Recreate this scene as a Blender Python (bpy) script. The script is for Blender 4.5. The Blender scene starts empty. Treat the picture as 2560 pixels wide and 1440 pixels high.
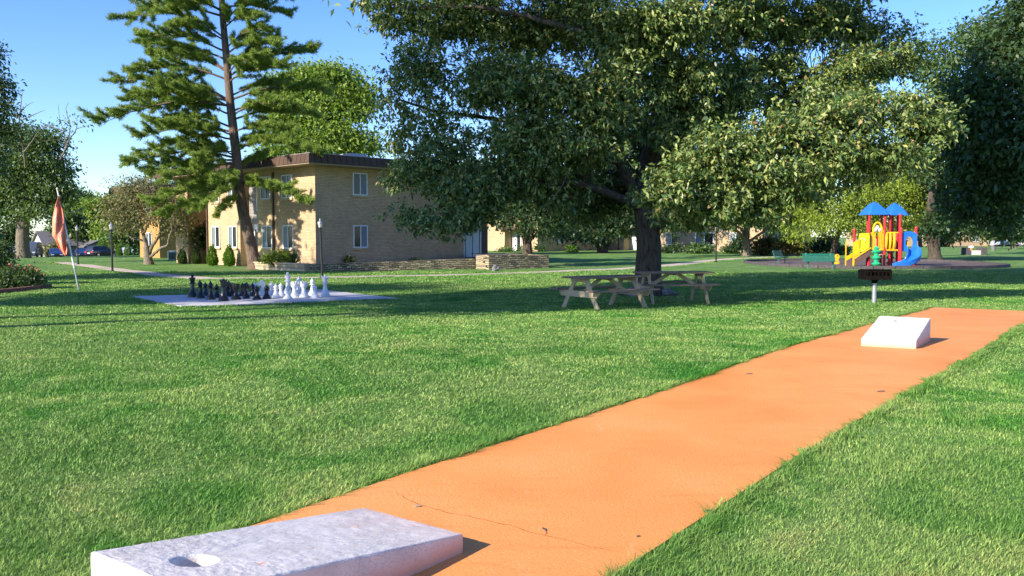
import bpy, math, random
import numpy as np
from mathutils import Vector, Matrix
rng = np.random.default_rng(7)
random.seed(7)
sc = bpy.context.scene
C = sc.collection
PI = math.pi
EYE, F = 1.38, 2200.0
PITCH = math.atan(130 / F)
CP, SP = math.cos(PITCH), math.sin(PITCH)

# ------------------------------------------------------------------ geometry of the place
def ss(a, b, x):
    t = np.clip((x - a) / (b - a), 0, 1)
    return t * t * (3 - 2 * t)

def g(X, Y):
    """height of the ground"""
    d = EYE + .40 * ss(9, 24, Y) + .07 * ss(24, 48, Y) - .10 * ss(55, 105, Y) + .55 * ss(110, 210, Y)
    d = d + 1.45 * ss(-18, -66, X) * ss(60, 128, Y)
    return EYE - d + .015 * np.sin(X * .9 + 1.3 * np.sin(Y * .5)) * ss(8, 16, Y)

def ray(px, py):
    a, b = (px - 1280) / F, (720 - py) / F
    return Vector((a, CP + b * SP, -SP + b * CP))

def P(px, py, Y):
    d = ray(px, py); s = Y / d.y
    return Vector((d.x * s, Y, EYE + d.z * s))

def GP(px, py):
    d = ray(px, py)
    lo, hi = 1.0, 400.0
    f = lambda Y: EYE + d.z / d.y * Y - float(g(d.x / d.y * Y, Y))
    y = 1.0
    while y < 400 and f(y) > 0:
        y += .25
    lo, hi = y - .25, y
    for _ in range(30):
        m = (lo + hi) / 2
        if f(m) > 0: lo = m
        else: hi = m
    return Vector((d.x / d.y * lo, lo, float(g(d.x / d.y * lo, lo))))

def G(x, y, dz=0):
    return Vector((x, y, float(g(x, y)) + dz))

# ------------------------------------------------------------------ mesh helpers
class MB:
    def __init__(s): s.v = []; s.f = []
    def add(s, vs, fs):
        n = len(s.v); s.v += [tuple(v) for v in vs]; s.f += [tuple(i + n for i in f) for f in fs]; return s
    def box(s, x0, x1, y0, y1, z0, z1):
        return s.add([(x0,y0,z0),(x1,y0,z0),(x1,y1,z0),(x0,y1,z0),(x0,y0,z1),(x1,y0,z1),(x1,y1,z1),(x0,y1,z1)],
                     [(0,3,2,1),(4,5,6,7),(0,1,5,4),(1,2,6,5),(2,3,7,6),(3,0,4,7)])
    def bar(s, a, b, w, t, up=(0,0,1)):
        """rectangular bar from a to b, width w across, thickness t along up"""
        a, b = Vector(a), Vector(b); d = (b - a).normalized()
        x = d.cross(Vector(up)).normalized(); y = x.cross(d).normalized()
        x *= w / 2; y *= t / 2
        vs = [a-x-y, a+x-y, a+x+y, a-x+y, b-x-y, b+x-y, b+x+y, b-x+y]
        return s.add(vs, [(0,1,2,3),(7,6,5,4),(0,4,5,1),(1,5,6,2),(2,6,7,3),(3,7,4,0)])
    def tube(s, pts, rad, n=8, cap=True):
        pts = [Vector(p) for p in pts]
        if not hasattr(rad, '__len__'): rad = [rad] * len(pts)
        rings = []; x = None
        for i, p in enumerate(pts):
            d = (pts[min(i+1, len(pts)-1)] - pts[max(i-1, 0)])
            d = d.normalized() if d.length > 1e-9 else Vector((0,0,1))
            if x is None:
                x = d.orthogonal().normalized()
            else:
                x = (x - d * x.dot(d)); x = x.normalized() if x.length > 1e-6 else d.orthogonal().normalized()
            y = d.cross(x)
            rings.append([p + (x * math.cos(2*PI*k/n) + y * math.sin(2*PI*k/n)) * rad[i] for k in range(n)])
        vs = [v for r in rings for v in r]; fs = []
        for i in range(len(pts) - 1):
            for k in range(n):
                fs.append((i*n+k, i*n+(k+1) % n, (i+1)*n+(k+1) % n, (i+1)*n+k))
        if cap:
            fs.append(tuple(reversed(range(n)))); fs.append(tuple((len(pts)-1)*n+k for k in range(n)))
        return s.add(vs, fs)
    def lathe(s, prof, n=20, c=(0,0,0)):
        vs = []; fs = []
        for r, z in prof:
            for k in range(n):
                a = 2*PI*k/n; vs.append((c[0]+r*math.cos(a), c[1]+r*math.sin(a), c[2]+z))
        for i in range(len(prof)-1):
            for k in range(n):
                fs.append((i*n+k, i*n+(k+1) % n, (i+1)*n+(k+1) % n, (i+1)*n+k))
        fs.append(tuple(reversed(range(n)))); m = (len(prof)-1)*n
        fs.append(tuple(m+k for k in range(n)))
        return s.add(vs, fs)
    def prism(s, poly, axis, a, b):
        """poly: 2D points; axis 'y' -> (x,z) extruded along y; 'z' -> (x,y) along z; 'x' -> (y,z) along x"""
        def m(p, t): return {'y': (p[0], t, p[1]), 'z': (p[0], p[1], t), 'x': (t, p[0], p[1])}[axis]
        n = len(poly)
        vs = [m(p, a) for p in poly] + [m(p, b) for p in poly]
        fs = [tuple(range(n)), tuple(reversed(range(n, 2*n)))] + [(i, n+i, n+(i+1) % n, (i+1) % n) for i in range(n)]
        return s.add(vs, fs)

def link(o, parent=None):
    C.objects.link(o)
    if parent is not None: o.parent = parent
    return o

def mk(name, mb, m, parent=None, smooth=False, bevel=0, sub=None, kind=None, off=None):
    me = bpy.data.meshes.new(name)
    vs = mb.v if off is None else [(v[0]-off[0], v[1]-off[1], v[2]-off[2]) for v in mb.v]
    me.from_pydata(vs, [], mb.f)
    import bmesh as bmm
    b = bmm.new(); b.from_mesh(me); bmm.ops.recalc_face_normals(b, faces=b.faces); b.to_mesh(me); b.free()
    if smooth:
        me.polygons.foreach_set('use_smooth', [True] * len(me.polygons))
    me.materials.append(m)
    o = link(bpy.data.objects.new(name, me), parent)
    if smooth == 'auto':
        try: me.set_sharp_from_angle(angle=math.radians(38))
        except Exception: pass
    if bevel:
        md = o.modifiers.new('bevel', 'BEVEL'); md.width = bevel; md.segments = 2; md.limit_method = 'ANGLE'
    if kind: o['kind'] = kind
    return o

def mk_np(name, V, k, m, parent=None, smooth=False, mats=None, midx=None):
    """V: (n*k,3) array, every k verts one face; k may be list of index faces per element"""
    me = bpy.data.meshes.new(name)
    n = len(V) // k
    me.vertices.add(len(V)); me.vertices.foreach_set('co', V.astype(np.float32).ravel())
    me.loops.add(n * k); me.loops.foreach_set('vertex_index', np.arange(n * k, dtype=np.int32))
    me.polygons.add(n)
    me.polygons.foreach_set('loop_start', np.arange(n, dtype=np.int32) * k)
    me.polygons.foreach_set('loop_total', np.full(n, k, dtype=np.int32))
    me.materials.append(m)
    me.update(calc_edges=True)
    return link(bpy.data.objects.new(name, me), parent)

def mk_idx(name, V, loops, starts, totals, m, parent=None):
    me = bpy.data.meshes.new(name)
    me.vertices.add(len(V)); me.vertices.foreach_set('co', V.astype(np.float32).ravel())
    me.loops.add(len(loops)); me.loops.foreach_set('vertex_index', loops.astype(np.int32))
    me.polygons.add(len(starts))
    me.polygons.foreach_set('loop_start', starts.astype(np.int32))
    me.polygons.foreach_set('loop_total', totals.astype(np.int32))
    me.materials.append(m); me.update(calc_edges=True)
    return link(bpy.data.objects.new(name, me), parent)

def tag(o, label, cat, group=None):
    o['label'] = label; o['category'] = cat
    if group: o['group'] = group
    return o

def thing(name, label, cat, loc=(0,0,0), rz=0, group=None):
    o = link(bpy.data.objects.new(name, None)); o.location = loc; o.rotation_euler = (0, 0, rz)
    o.empty_display_size = .2
    return tag(o, label, cat, group)

def dup(root, loc, rz, label=None, name=None):
    r = root.copy(); link(r); r.location = loc; r.rotation_euler = (0, 0, rz)
    if label: r['label'] = label
    for ch in list(root.children):
        c = ch.copy(); link(c, r)
        for gc in list(ch.children):
            d = gc.copy(); link(d, c)
    return r

# ------------------------------------------------------------------ materials
def nodes(name):
    m = bpy.data.materials.new(name); m.use_nodes = True
    nt = m.node_tree; nt.nodes.clear()
    out = nt.nodes.new('ShaderNodeOutputMaterial')
    return m, nt, out

def N(nt, t, **kw):
    n = nt.nodes.new(t)
    for k, v in kw.items():
        if k.startswith('i_'):
            key = k[2:]
            n.inputs[int(key) if key.isdigit() else key.replace('_', ' ')].default_value = v
        else: setattr(n, k, v)
    return n

def rgba(c): return (c[0], c[1], c[2], 1)

def mixc(nt, fac, a, b, blend='MIX'):
    m = nt.nodes.new('ShaderNodeMix'); m.data_type = 'RGBA'; m.blend_type = blend
    for s, v in ((m.inputs[0], fac), (m.inputs[6], a), (m.inputs[7], b)):
        if isinstance(v, bpy.types.NodeSocket): nt.links.new(v, s)
        elif isinstance(v, (int, float)): s.default_value = v
        else: s.default_value = rgba(v)
    return m.outputs[2]

def ramp(nt, fac, stops):
    r = nt.nodes.new('ShaderNodeValToRGB')
    e = r.color_ramp.elements
    while len(e) < len(stops): e.new(.5)
    for i, (p, c) in enumerate(stops):
        e[i].position = p; e[i].color = rgba(c) if hasattr(c, '__len__') else (c, c, c, 1)
    nt.links.new(fac, r.inputs[0]); return r.outputs[0]

def noise(nt, scale, detail=4, vec=None, rough=.55, dist=0):
    n = N(nt, 'ShaderNodeTexNoise'); n.inputs['Scale'].default_value = scale; n.inputs['Detail'].default_value = detail
    n.inputs['Roughness'].default_value = rough; n.inputs['Distortion'].default_value = dist
    if vec is None:
        tc = N(nt, 'ShaderNodeTexCoord'); vec = tc.outputs['Object']
    nt.links.new(vec, n.inputs['Vector']); return n.outputs[0]

def mapping(nt, scale=(1,1,1), rot=(0,0,0), src='Object'):
    tc = N(nt, 'ShaderNodeTexCoord'); mp = N(nt, 'ShaderNodeMapping')
    mp.inputs['Scale'].default_value = scale; mp.inputs['Rotation'].default_value = rot
    nt.links.new(tc.outputs[src], mp.inputs['Vector']); return mp.outputs[0]

def bump(nt, h, strength, dist):
    b = N(nt, 'ShaderNodeBump'); b.inputs['Strength'].default_value = strength; b.inputs['Distance'].default_value = dist
    nt.links.new(h, b.inputs['Height']); return b.outputs[0]

def pbr(name, col, rough=.6, col2=None, scale=6, metal=0, bumps=0, bscale=40, spec=.5, detail=5, coat=0, lo=.35, hi=.65):
    m, nt, out = nodes(name)
    p = N(nt, 'ShaderNodeBsdfPrincipled')
    p.inputs['Roughness'].default_value = rough; p.inputs['Metallic'].default_value = metal
    p.inputs['Specular IOR Level'].default_value = spec; p.inputs['Coat Weight'].default_value = coat
    if col2 is None: col2 = tuple(c * .82 for c in col)
    c = ramp(nt, noise(nt, scale, detail), [(lo, col), (hi, col2)])
    nt.links.new(c, p.inputs['Base Color'])
    if bumps:
        nt.links.new(bump(nt, noise(nt, bscale, 4), bumps, .02), p.inputs['Normal'])
    nt.links.new(p.outputs[0], out.inputs[0])
    return m

def leafmat(name, stops, trans=.3, rough=.42, spec=.5, tcol=None):
    m, nt, out = nodes(name)
    geo = N(nt, 'ShaderNodeNewGeometry')
    c = ramp(nt, geo.outputs['Random Per Island'], stops)
    p = N(nt, 'ShaderNodeBsdfPrincipled'); p.inputs['Roughness'].default_value = rough
    p.inputs['Specular IOR Level'].default_value = spec
    nt.links.new(c, p.inputs['Base Color'])
    t = N(nt, 'ShaderNodeBsdfTranslucent')
    tc = mixc(nt, .6, c, tcol or (.25, .35, .03))
    nt.links.new(tc, t.inputs['Color'])
    mx = N(nt, 'ShaderNodeMixShader'); mx.inputs[0].default_value = trans
    nt.links.new(p.outputs[0], mx.inputs[1]); nt.links.new(t.outputs[0], mx.inputs[2])
    nt.links.new(mx.outputs[0], out.inputs[0])
    return m

def brickmat(name, c1, c2, mortar, bw=.21, bh=.072, ms=.006, warp=0):
    m, nt, out = nodes(name)
    tc = N(nt, 'ShaderNodeTexCoord'); sx = N(nt, 'ShaderNodeSeparateXYZ'); nt.links.new(tc.outputs['Object'], sx.inputs[0])
    ad = N(nt, 'ShaderNodeMath'); nt.links.new(sx.outputs[0], ad.inputs[0]); nt.links.new(sx.outputs[1], ad.inputs[1])
    cb = N(nt, 'ShaderNodeCombineXYZ'); nt.links.new(ad.outputs[0], cb.inputs[0]); nt.links.new(sx.outputs[2], cb.inputs[1])
    vec = cb.outputs[0]
    if warp:
        nz = N(nt, 'ShaderNodeTexNoise'); nz.inputs['Scale'].default_value = 2.2; nt.links.new(tc.outputs['Object'], nz.inputs['Vector'])
        va = N(nt, 'ShaderNodeVectorMath', operation='MULTIPLY_ADD'); nt.links.new(nz.outputs[1], va.inputs[0]); va.inputs[1].default_value = (warp*2, warp, 0); nt.links.new(vec, va.inputs[2]); vec = va.outputs[0]
    b = N(nt, 'ShaderNodeTexBrick'); nt.links.new(vec, b.inputs['Vector'])
    b.inputs['Scale'].default_value = 1; b.inputs['Brick Width'].default_value = bw; b.inputs['Row Height'].default_value = bh
    b.inputs['Mortar Size'].default_value = ms; b.inputs['Mortar Smooth'].default_value = .3; b.inputs['Bias'].default_value = 0
    b.inputs['Color1'].default_value = rgba(c1); b.inputs['Color2'].default_value = rgba(c2); b.inputs['Mortar'].default_value = rgba(mortar)
    big = ramp(nt, noise(nt, .7, 3), [(.3, (.86,.86,.86)), (.7, (1.08,1.06,1.03))])
    col = mixc(nt, 1, b.outputs[0], big, 'MULTIPLY')
    p = N(nt, 'ShaderNodeBsdfPrincipled'); p.inputs['Roughness'].default_value = .85; p.inputs['Specular IOR Level'].default_value = .25
    nt.links.new(col, p.inputs['Base Color'])
    inv = N(nt, 'ShaderNodeMath', operation='SUBTRACT'); inv.inputs[0].default_value = 1; nt.links.new(b.outputs[1], inv.inputs[1])
    nt.links.new(bump(nt, inv.outputs[0], .5, .01), p.inputs['Normal'])
    nt.links.new(p.outputs[0], out.inputs[0])
    return m

def lawnmat(name, island):
    m, nt, out = nodes(name)
    tc = N(nt, 'ShaderNodeTexCoord')
    big = noise(nt, .22, 4, tc.outputs['Object'])
    mid = noise(nt, .85, 6, tc.outputs['Object'], rough=.66, dist=1.3)
    base = ramp(nt, mid, [(.34, (.026,.150,.013)), (.43, (.060,.190,.028)), (.51, (.125,.245,.058)), (.60, (.19,.305,.09)), (.72, (.31,.33,.13))])
    base = mixc(nt, ramp(nt, big, [(.38, 0), (.62, .55)]), base, (.16, .24, .085))
    if island:
        geo = N(nt, 'ShaderNodeNewGeometry')
        r = ramp(nt, geo.outputs['Random Per Island'], [(0, (.38,.5,.38)), (.45, (.92,1,.85)), (.85, (1.35,1.3,1.2)), (.96, (1.8,1.5,1.5)), (1, (2.7,2.0,2.2))])
        base = mixc(nt, 1, base, r, 'MULTIPLY')
        base = mixc(nt, 1, base, (1.45, 1.36, 1.18), 'MULTIPLY')
    else:
        fine = noise(nt, 9, 6, mapping(nt, (1, .45, 1)), rough=.7)
        base = mixc(nt, 1, base, ramp(nt, fine, [(.3, (.6,.66,.6)), (.5, (1,1,1)), (.68, (1.35,1.25,1.25))]), 'MULTIPLY')
    p = N(nt, 'ShaderNodeBsdfPrincipled'); p.inputs['Roughness'].default_value = .55 if island else .9
    p.inputs['Specular IOR Level'].default_value = .4 if island else .1
    nt.links.new(base, p.inputs['Base Color'])
    if island:
        t = N(nt, 'ShaderNodeBsdfTranslucent'); nt.links.new(mixc(nt, .5, base, (.16,.3,.03)), t.inputs['Color'])
        mx = N(nt, 'ShaderNodeMixShader'); mx.inputs[0].default_value = .3
        nt.links.new(p.outputs[0], mx.inputs[1]); nt.links.new(t.outputs[0], mx.inputs[2]); nt.links.new(mx.outputs[0], out.inputs[0])
    else:
        nt.links.new(bump(nt, noise(nt, 14, 6, mapping(nt, (1, .6, 1)), rough=.75), .9, .09), p.inputs['Normal'])
        nt.links.new(p.outputs[0], out.inputs[0])
    return m

def lanemat():
    m, nt, out = nodes('orange_paint')
    a = noise(nt, .9, 5, dist=.4); fine = noise(nt, 60, 4)
    col = ramp(nt, a, [(.25, (.70,.245,.06)), (.5, (.78,.305,.083)), (.75, (.81,.35,.115))])
    st = noise(nt, 5, 5, mapping(nt, (.35, 2.2, 1), (0, 0, .95)), dist=.8)
    col = mixc(nt, ramp(nt, st, [(.56, 0), (.75, .45)]), col, (.66, .19, .045))
    # chips and flecks
    v = N(nt, 'ShaderNodeTexVoronoi'); v.inputs['Scale'].default_value = 9
    tc = N(nt, 'ShaderNodeTexCoord'); nt.links.new(tc.outputs['Object'], v.inputs['Vector'])
    fl = ramp(nt, v.outputs['Distance'], [(.03, 1), (.07, 0)])
    gate = ramp(nt, noise(nt, 2.3, 3), [(.5, 0), (.6, 1)])
    mu = N(nt, 'ShaderNodeMath', operation='MULTIPLY'); nt.links.new(fl, mu.inputs[0]); nt.links.new(gate, mu.inputs[1])
    col = mixc(nt, mu.outputs[0], col, (.85, .52, .16))
    col = mixc(nt, 1, col, ramp(nt, fine, [(.3, (.88,.86,.84)), (.65, (1.05,1.06,1.08))]), 'MULTIPLY')
    v3 = N(nt, 'ShaderNodeTexVoronoi'); v3.inputs['Scale'].default_value = 21; nt.links.new(tc.outputs['Object'], v3.inputs['Vector'])
    g3 = ramp(nt, noise(nt, 1.4, 3), [(.46, 0), (.62, .8)])
    mu3 = N(nt, 'ShaderNodeMath', operation='MULTIPLY'); nt.links.new(ramp(nt, v3.outputs['Distance'], [(.05, 1), (.10, 0)]), mu3.inputs[0]); nt.links.new(g3, mu3.inputs[1])
    col = mixc(nt, mu3.outputs[0], col, (.42, .13, .035))
    scuff = ramp(nt, noise(nt, 3.2, 7, mapping(nt, (3, .6, 1), (0, 0, -.6)), rough=.7), [(.64, 0), (.74, .5)])
    col = mixc(nt, scuff, col, (.86, .50, .30))
    p = N(nt, 'ShaderNodeBsdfPrincipled'); p.inputs['Roughness'].default_value = .62; p.inputs['Specular IOR Level'].default_value = .35
    nt.links.new(col, p.inputs['Base Color'])
    nt.links.new(bump(nt, noise(nt, 55, 6, rough=.7), .45, .012), p.inputs['Normal'])
    nt.links.new(p.outputs[0], out.inputs[0])
    return m

def concretemat(name, pos_y=None):
    m, nt, out = nodes(name)
    col = ramp(nt, noise(nt, 7, 6), [(.3, (.53,.505,.48)), (.55, (.63,.605,.58)), (.75, (.72,.70,.67))])
    pit = ramp(nt, noise(nt, 150, 5, mapping(nt, (1, .4, 1)), rough=.7), [(.36, (.62,.60,.58)), (.5, (1,1,1))])
    gate = ramp(nt, noise(nt, 2.6, 3), [(.35, .25), (.65, 1)])
    col = mixc(nt, gate, col, mixc(nt, 1, col, pit, 'MULTIPLY'))
    sp = ramp(nt, noise(nt, 11, 3, mapping(nt, (1.2, .5, 1), (0, 0, .5))), [(.70, 0), (.735, .8)])
    col = mixc(nt, sp, col, (.72, .24, .09))
    # orange tint near the foot of the sides, fading upwards
    tc = N(nt, 'ShaderNodeTexCoord'); sx = N(nt, 'ShaderNodeSeparateXYZ'); nt.links.new(tc.outputs['Object'], sx.inputs[0])
    w = N(nt, 'ShaderNodeMath', operation='MULTIPLY_ADD'); nt.links.new(noise(nt, 9, 4), w.inputs[0]); w.inputs[1].default_value = -.05
    nt.links.new(sx.outputs[2], w.inputs[2])
    col = mixc(nt, ramp(nt, w.outputs[0], [(.0, .75), (.07, .12), (.12, 0)]), col, (.68, .28, .15))
    p = N(nt, 'ShaderNodeBsdfPrincipled'); p.inputs['Roughness'].default_value = .8; p.inputs['Specular IOR Level'].default_value = .3
    nt.links.new(col, p.inputs['Base Color'])
    nt.links.new(bump(nt, noise(nt, 120, 5, rough=.7), .3, .01), p.inputs['Normal'])
    nt.links.new(p.outputs[0], out.inputs[0])
    return m

def barkmat(name, c1, c2, sc_=(7, 7, 1.4), strength=1.0):
    m, nt, out = nodes(name)
    n = noise(nt, 2.2, 6, mapping(nt, sc_), rough=.65, dist=.7)
    col = ramp(nt, n, [(.32, c2), (.5, c1), (.72, tuple(min(1, c * 1.35) for c in c1))])
    p = N(nt, 'ShaderNodeBsdfPrincipled'); p.inputs['Roughness'].default_value = .9; p.inputs['Specular IOR Level'].default_value = .2
    nt.links.new(col, p.inputs['Base Color']); nt.links.new(bump(nt, n, strength, .08), p.inputs['Normal'])
    nt.links.new(p.outputs[0], out.inputs[0])
    return m

def woodmat(name, c1, c2):
    m, nt, out = nodes(name)
    n = noise(nt, 3, 6, mapping(nt, (1.2, 14, 14)), rough=.6, dist=.5)
    col = ramp(nt, n, [(.3, c2), (.55, c1), (.8, tuple(min(1, c * 1.2) for c in c1))])
    p = N(nt, 'ShaderNodeBsdfPrincipled'); p.inputs['Roughness'].default_value = .75; p.inputs['Specular IOR Level'].default_value = .3
    nt.links.new(col, p.inputs['Base Color']); nt.links.new(bump(nt, n, .5, .01), p.inputs['Normal'])
    nt.links.new(p.outputs[0], out.inputs[0])
    return m

M = {}
M['lawn'] = lawnmat('lawn_turf', False); M['blade'] = lawnmat('grass_blades', True)
M['lane'] = lanemat(); M['board'] = concretemat('white_concrete')
M['slab'] = pbr('pale_concrete', (.55,.54,.53), .85, (.43,.42,.42), 3, bumps=.3)
M['path'] = pbr('path_concrete', (.50,.41,.33), .9, (.42,.35,.29), 2, bumps=.3)
M['asphalt'] = pbr('asphalt', (.06,.06,.06), .9, (.045,.045,.045), 3)
M['mulch'] = pbr('mulch', (.13,.10,.10), .95, (.06,.045,.045), 12, bumps=.9, bscale=25)
M['soil'] = pbr('soil', (.06,.04,.028), .95, (.03,.02,.015), 10, bumps=.9, bscale=25)
M['brick'] = brickmat('tan_brick', (.56,.41,.255), (.45,.325,.195), (.26,.20,.13), .22, .085, .009)
M['brick_orange'] = brickmat('orange_brick', (.46,.27,.10), (.38,.22,.08), (.32,.21,.10))
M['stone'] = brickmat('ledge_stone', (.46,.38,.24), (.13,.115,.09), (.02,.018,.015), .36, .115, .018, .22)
M['stone_lit'] = brickmat('sunlit_stone', (.52,.43,.28), (.44,.36,.22), (.30,.25,.17), .5, .11, .006)  # paler copy of the planter stone, sunlight put into its colour; sills share it
M['fascia'] = brickmat('brown_metal', (.085,.055,.042), (.075,.048,.037), (.03,.02,.016), .42, 40, .03)
M['soffit'] = pbr('soffit', (.36,.28,.20), .8, (.32,.25,.18), 1)
M['roof'] = pbr('roof_membrane', (.45,.45,.45), .9)
M['white'] = pbr('white_frame', (.76,.77,.78), .5)
M['siding'] = pbr('grey_siding', (.27,.25,.24), .7, (.23,.21,.20), 2)
M['glass'] = pbr('dark_glass', (.02,.025,.03), .08, (.015,.02,.025), 1, spec=.35)
M['blind'] = pbr('blind', (.17,.20,.22), .45, (.14,.17,.19), 3)
M['blind_white'] = pbr('white_blind', (.62,.66,.68), .6, (.55,.6,.62), 3)
M['brown'] = pbr('brown_wood', (.10,.055,.04), .7)
M['black'] = pbr('black_paint', (.012,.012,.013), .35, (.02,.02,.02), 5)
M['lampglass'] = pbr('lamp_glass', (.45,.45,.43), .15, spec=.6)
M['bark'] = barkmat('oak_bark', (.085,.070,.055), (.018,.014,.011))
M['barkpine'] = barkmat('pine_bark', (.16,.115,.085), (.045,.03,.024))
M['barkgrey'] = barkmat('grey_bark', (.20,.17,.13), (.06,.05,.04))
M['chessblack'] = pbr('black_plastic', (.012,.012,.014), .28, (.018,.018,.02), 6)
M['chesswhite'] = pbr('white_plastic', (.64,.655,.69), .38, (.57,.59,.63), 6)
M['wood'] = woodmat('weathered_wood', (.24,.165,.12), (.12,.08,.06))
M['wood_leg'] = woodmat('treated_wood', (.46,.37,.235), (.33,.26,.16))
M['iron'] = pbr('rusty_iron', (.004,.0035,.0035), .8, (.009,.006,.005), 11, bumps=.4, spec=.08)
M['galv'] = pbr('galvanised', (.42,.43,.45), .45, (.33,.34,.36), 8, metal=.6)
M['red'] = pbr('red_plastic', (.62,.02,.03), .4)
M['yellow'] = pbr('yellow_plastic', (.85,.50,.01), .4)
M['lime'] = pbr('lime_plastic', (.62,.70,.02), .4)
M['blue'] = pbr('blue_plastic', (.02,.17,.62), .35)
M['green'] = pbr('green_plastic', (.02,.42,.20), .4)
M['bench'] = pbr('bench_green', (.02,.17,.13), .45)
M['deck'] = pbr('deck_brown', (.12,.07,.06), .7)
M['flag'] = pbr('red_cloth', (.97,.31,.19), .8, (.92,.24,.14), 4)
M['flagmark'] = pbr('pale_print', (.80,.45,.36), .8)
M['pole'] = pbr('white_pole', (.80,.80,.80), .4)
M['teal'] = pbr('teal_metal', (.06,.15,.19), .5)
M['rock'] = pbr('grey_rock', (.22,.22,.22), .9, (.12,.12,.13), 7, bumps=.8, bscale=9)
M['redbrick'] = pbr('red_paver', (.20,.085,.06), .9, (.13,.06,.045), 9, bumps=.4)
M['timber'] = pbr('dark_timber', (.09,.08,.085), .9, (.05,.045,.05), 8, bumps=.4)
M['shingle'] = pbr('grey_shingles', (.13,.125,.13), .95, (.10,.095,.10), 6, bumps=.5, bscale=12)
M['cream'] = pbr('cream_siding', (.70,.66,.58), .8)
M['greysiding'] = pbr('slate_siding', (.16,.155,.16), .85)
M['tyre'] = pbr('tyre', (.012,.012,.012), .85)
M['chrome'] = pbr('chrome', (.7,.7,.72), .15, metal=.9)
M['headlamp'] = pbr('headlamp', (.75,.75,.75), .12, spec=.8)
M['taillamp'] = pbr('taillamp', (.55,.02,.015), .2)
def carpaint(n, c): return pbr('paint_' + n, c, .28, tuple(x*.95 for x in c), 1, metal=.25, coat=.6)
M['leaf_oak'] = leafmat('oak_leaves', [(0, (.024,.068,.020)), (.3, (.062,.125,.032)), (.6, (.15,.215,.052)), (.88, (.29,.34,.095)), (.985, (.34,.34,.12)), (1, (.34,.14,.06))], .16, .46, .5)
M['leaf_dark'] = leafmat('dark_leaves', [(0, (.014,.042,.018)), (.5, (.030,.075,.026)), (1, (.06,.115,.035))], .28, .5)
M['leaf_mid'] = leafmat('mid_leaves', [(0, (.03,.08,.024)), (.5, (.065,.13,.034)), (1, (.12,.18,.045))], .3, .5)
M['leaf_light'] = leafmat('light_leaves', [(0, (.09,.18,.02)), (.5, (.16,.28,.03)), (1, (.28,.36,.05))], .38, .5)
M['leaf_lime'] = leafmat('lime_leaves', [(0, (.13,.22,.02)), (.5, (.23,.33,.03)), (1, (.36,.42,.055))], .38, .5)
M['leaf_olive'] = leafmat('olive_leaves', [(0, (.10,.11,.04)), (.5, (.17,.175,.065)), (.85, (.24,.23,.09)), (1, (.28,.17,.08))], .25, .6)
M['needle'] = leafmat('pine_needles', [(0, (.06,.14,.028)), (.4, (.165,.275,.042)), (.8, (.28,.38,.06)), (1, (.38,.42,.08))], .34, .6)
M['leaf_bright'] = leafmat('bright_leaves', [(0, (.05,.14,.01)), (.5, (.08,.2,.015)), (1, (.12,.26,.02))], .35, .5)
M['petal'] = leafmat('rose_petals', [(0, (.5,.08,.06)), (.5, (.62,.16,.12)), (1, (.7,.3,.22))], .3, .6, tcol=(.7,.2,.15))
M['autumn'] = leafmat('mixed_leaves', [(0, (.02,.05,.015)), (.45, (.05,.08,.02)), (.7, (.2,.17,.06)), (1, (.4,.16,.06))], .3, .5)
# ------------------------------------------------------------------ setting
def grid_sheet(name, m, poly_l, poly_r, nu, lift, kind='structure', thick=.03):
    """sheet between two polylines (lists of world xy), following the ground"""
    def samp(pl, t):
        L = [0]
        for a, b in zip(pl, pl[1:]): L.append(L[-1] + (Vector(b[:2]) - Vector(a[:2])).length)
        s = t * L[-1]
        for i in range(len(pl) - 1):
            if s <= L[i+1] + 1e-9:
                k = (s - L[i]) / max(1e-9, L[i+1] - L[i]); return Vector(pl[i][:2]).lerp(Vector(pl[i+1][:2]), k)
        return Vector(pl[-1][:2])
    nv = 8; mb = MB(); vs = []; fs = []
    for i in range(nu + 1):
        a, b = samp(poly_l, i / nu), samp(poly_r, i / nu)
        for j in range(nv + 1):
            p = a.lerp(b, j / nv); vs.append(G(p.x, p.y, lift))
    for i in range(nu):
        for j in range(nv):
            q = i * (nv + 1) + j; fs.append((q, q + 1, q + nv + 2, q + nv + 1))
    # skirt
    rim = [j for j in range(nv + 1)] + [(i + 1) * (nv + 1) - 1 for i in range(1, nu + 1)] + \
          [nu * (nv + 1) + j for j in range(nv - 1, -1, -1)] + [i * (nv + 1) for i in range(nu - 1, 0, -1)]
    n0 = len(vs)
    for r in rim: vs.append(vs[r] - Vector((0, 0, thick + lift)))
    for k in range(len(rim)):
        k2 = (k + 1) % len(rim); fs.append((rim[k], rim[k2], n0 + k2, n0 + k))
    mb.add(vs, fs)
    return mk(name, mb, m, smooth='auto', kind=kind)

xs = np.concatenate([-np.geomspace(900, 20, 34)[:-1], np.linspace(-20, 20, 90), np.geomspace(20, 900, 34)[1:]])
ys = np.concatenate([np.array([-300, -120, -60, -30, -15, -8, -4]), np.linspace(-2, 42, 130), np.geomspace(42, 1500, 70)[1:]])
XX, YY = np.meshgrid(xs, ys)
ZZ = g(XX, YY)
ni, nj = XX.shape
vs = np.stack([XX, YY, ZZ], -1).reshape(-1, 3)
q = (np.arange(ni - 1)[:, None] * nj + np.arange(nj - 1)[None, :]).ravel()
mb = MB(); mb.v = [tuple(map(float, v)) for v in vs]; mb.f = [(int(a), int(a + 1), int(a + nj + 1), int(a + nj)) for a in q]
mk('lawn', mb, M['lawn'], smooth=True, kind='structure')

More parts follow.
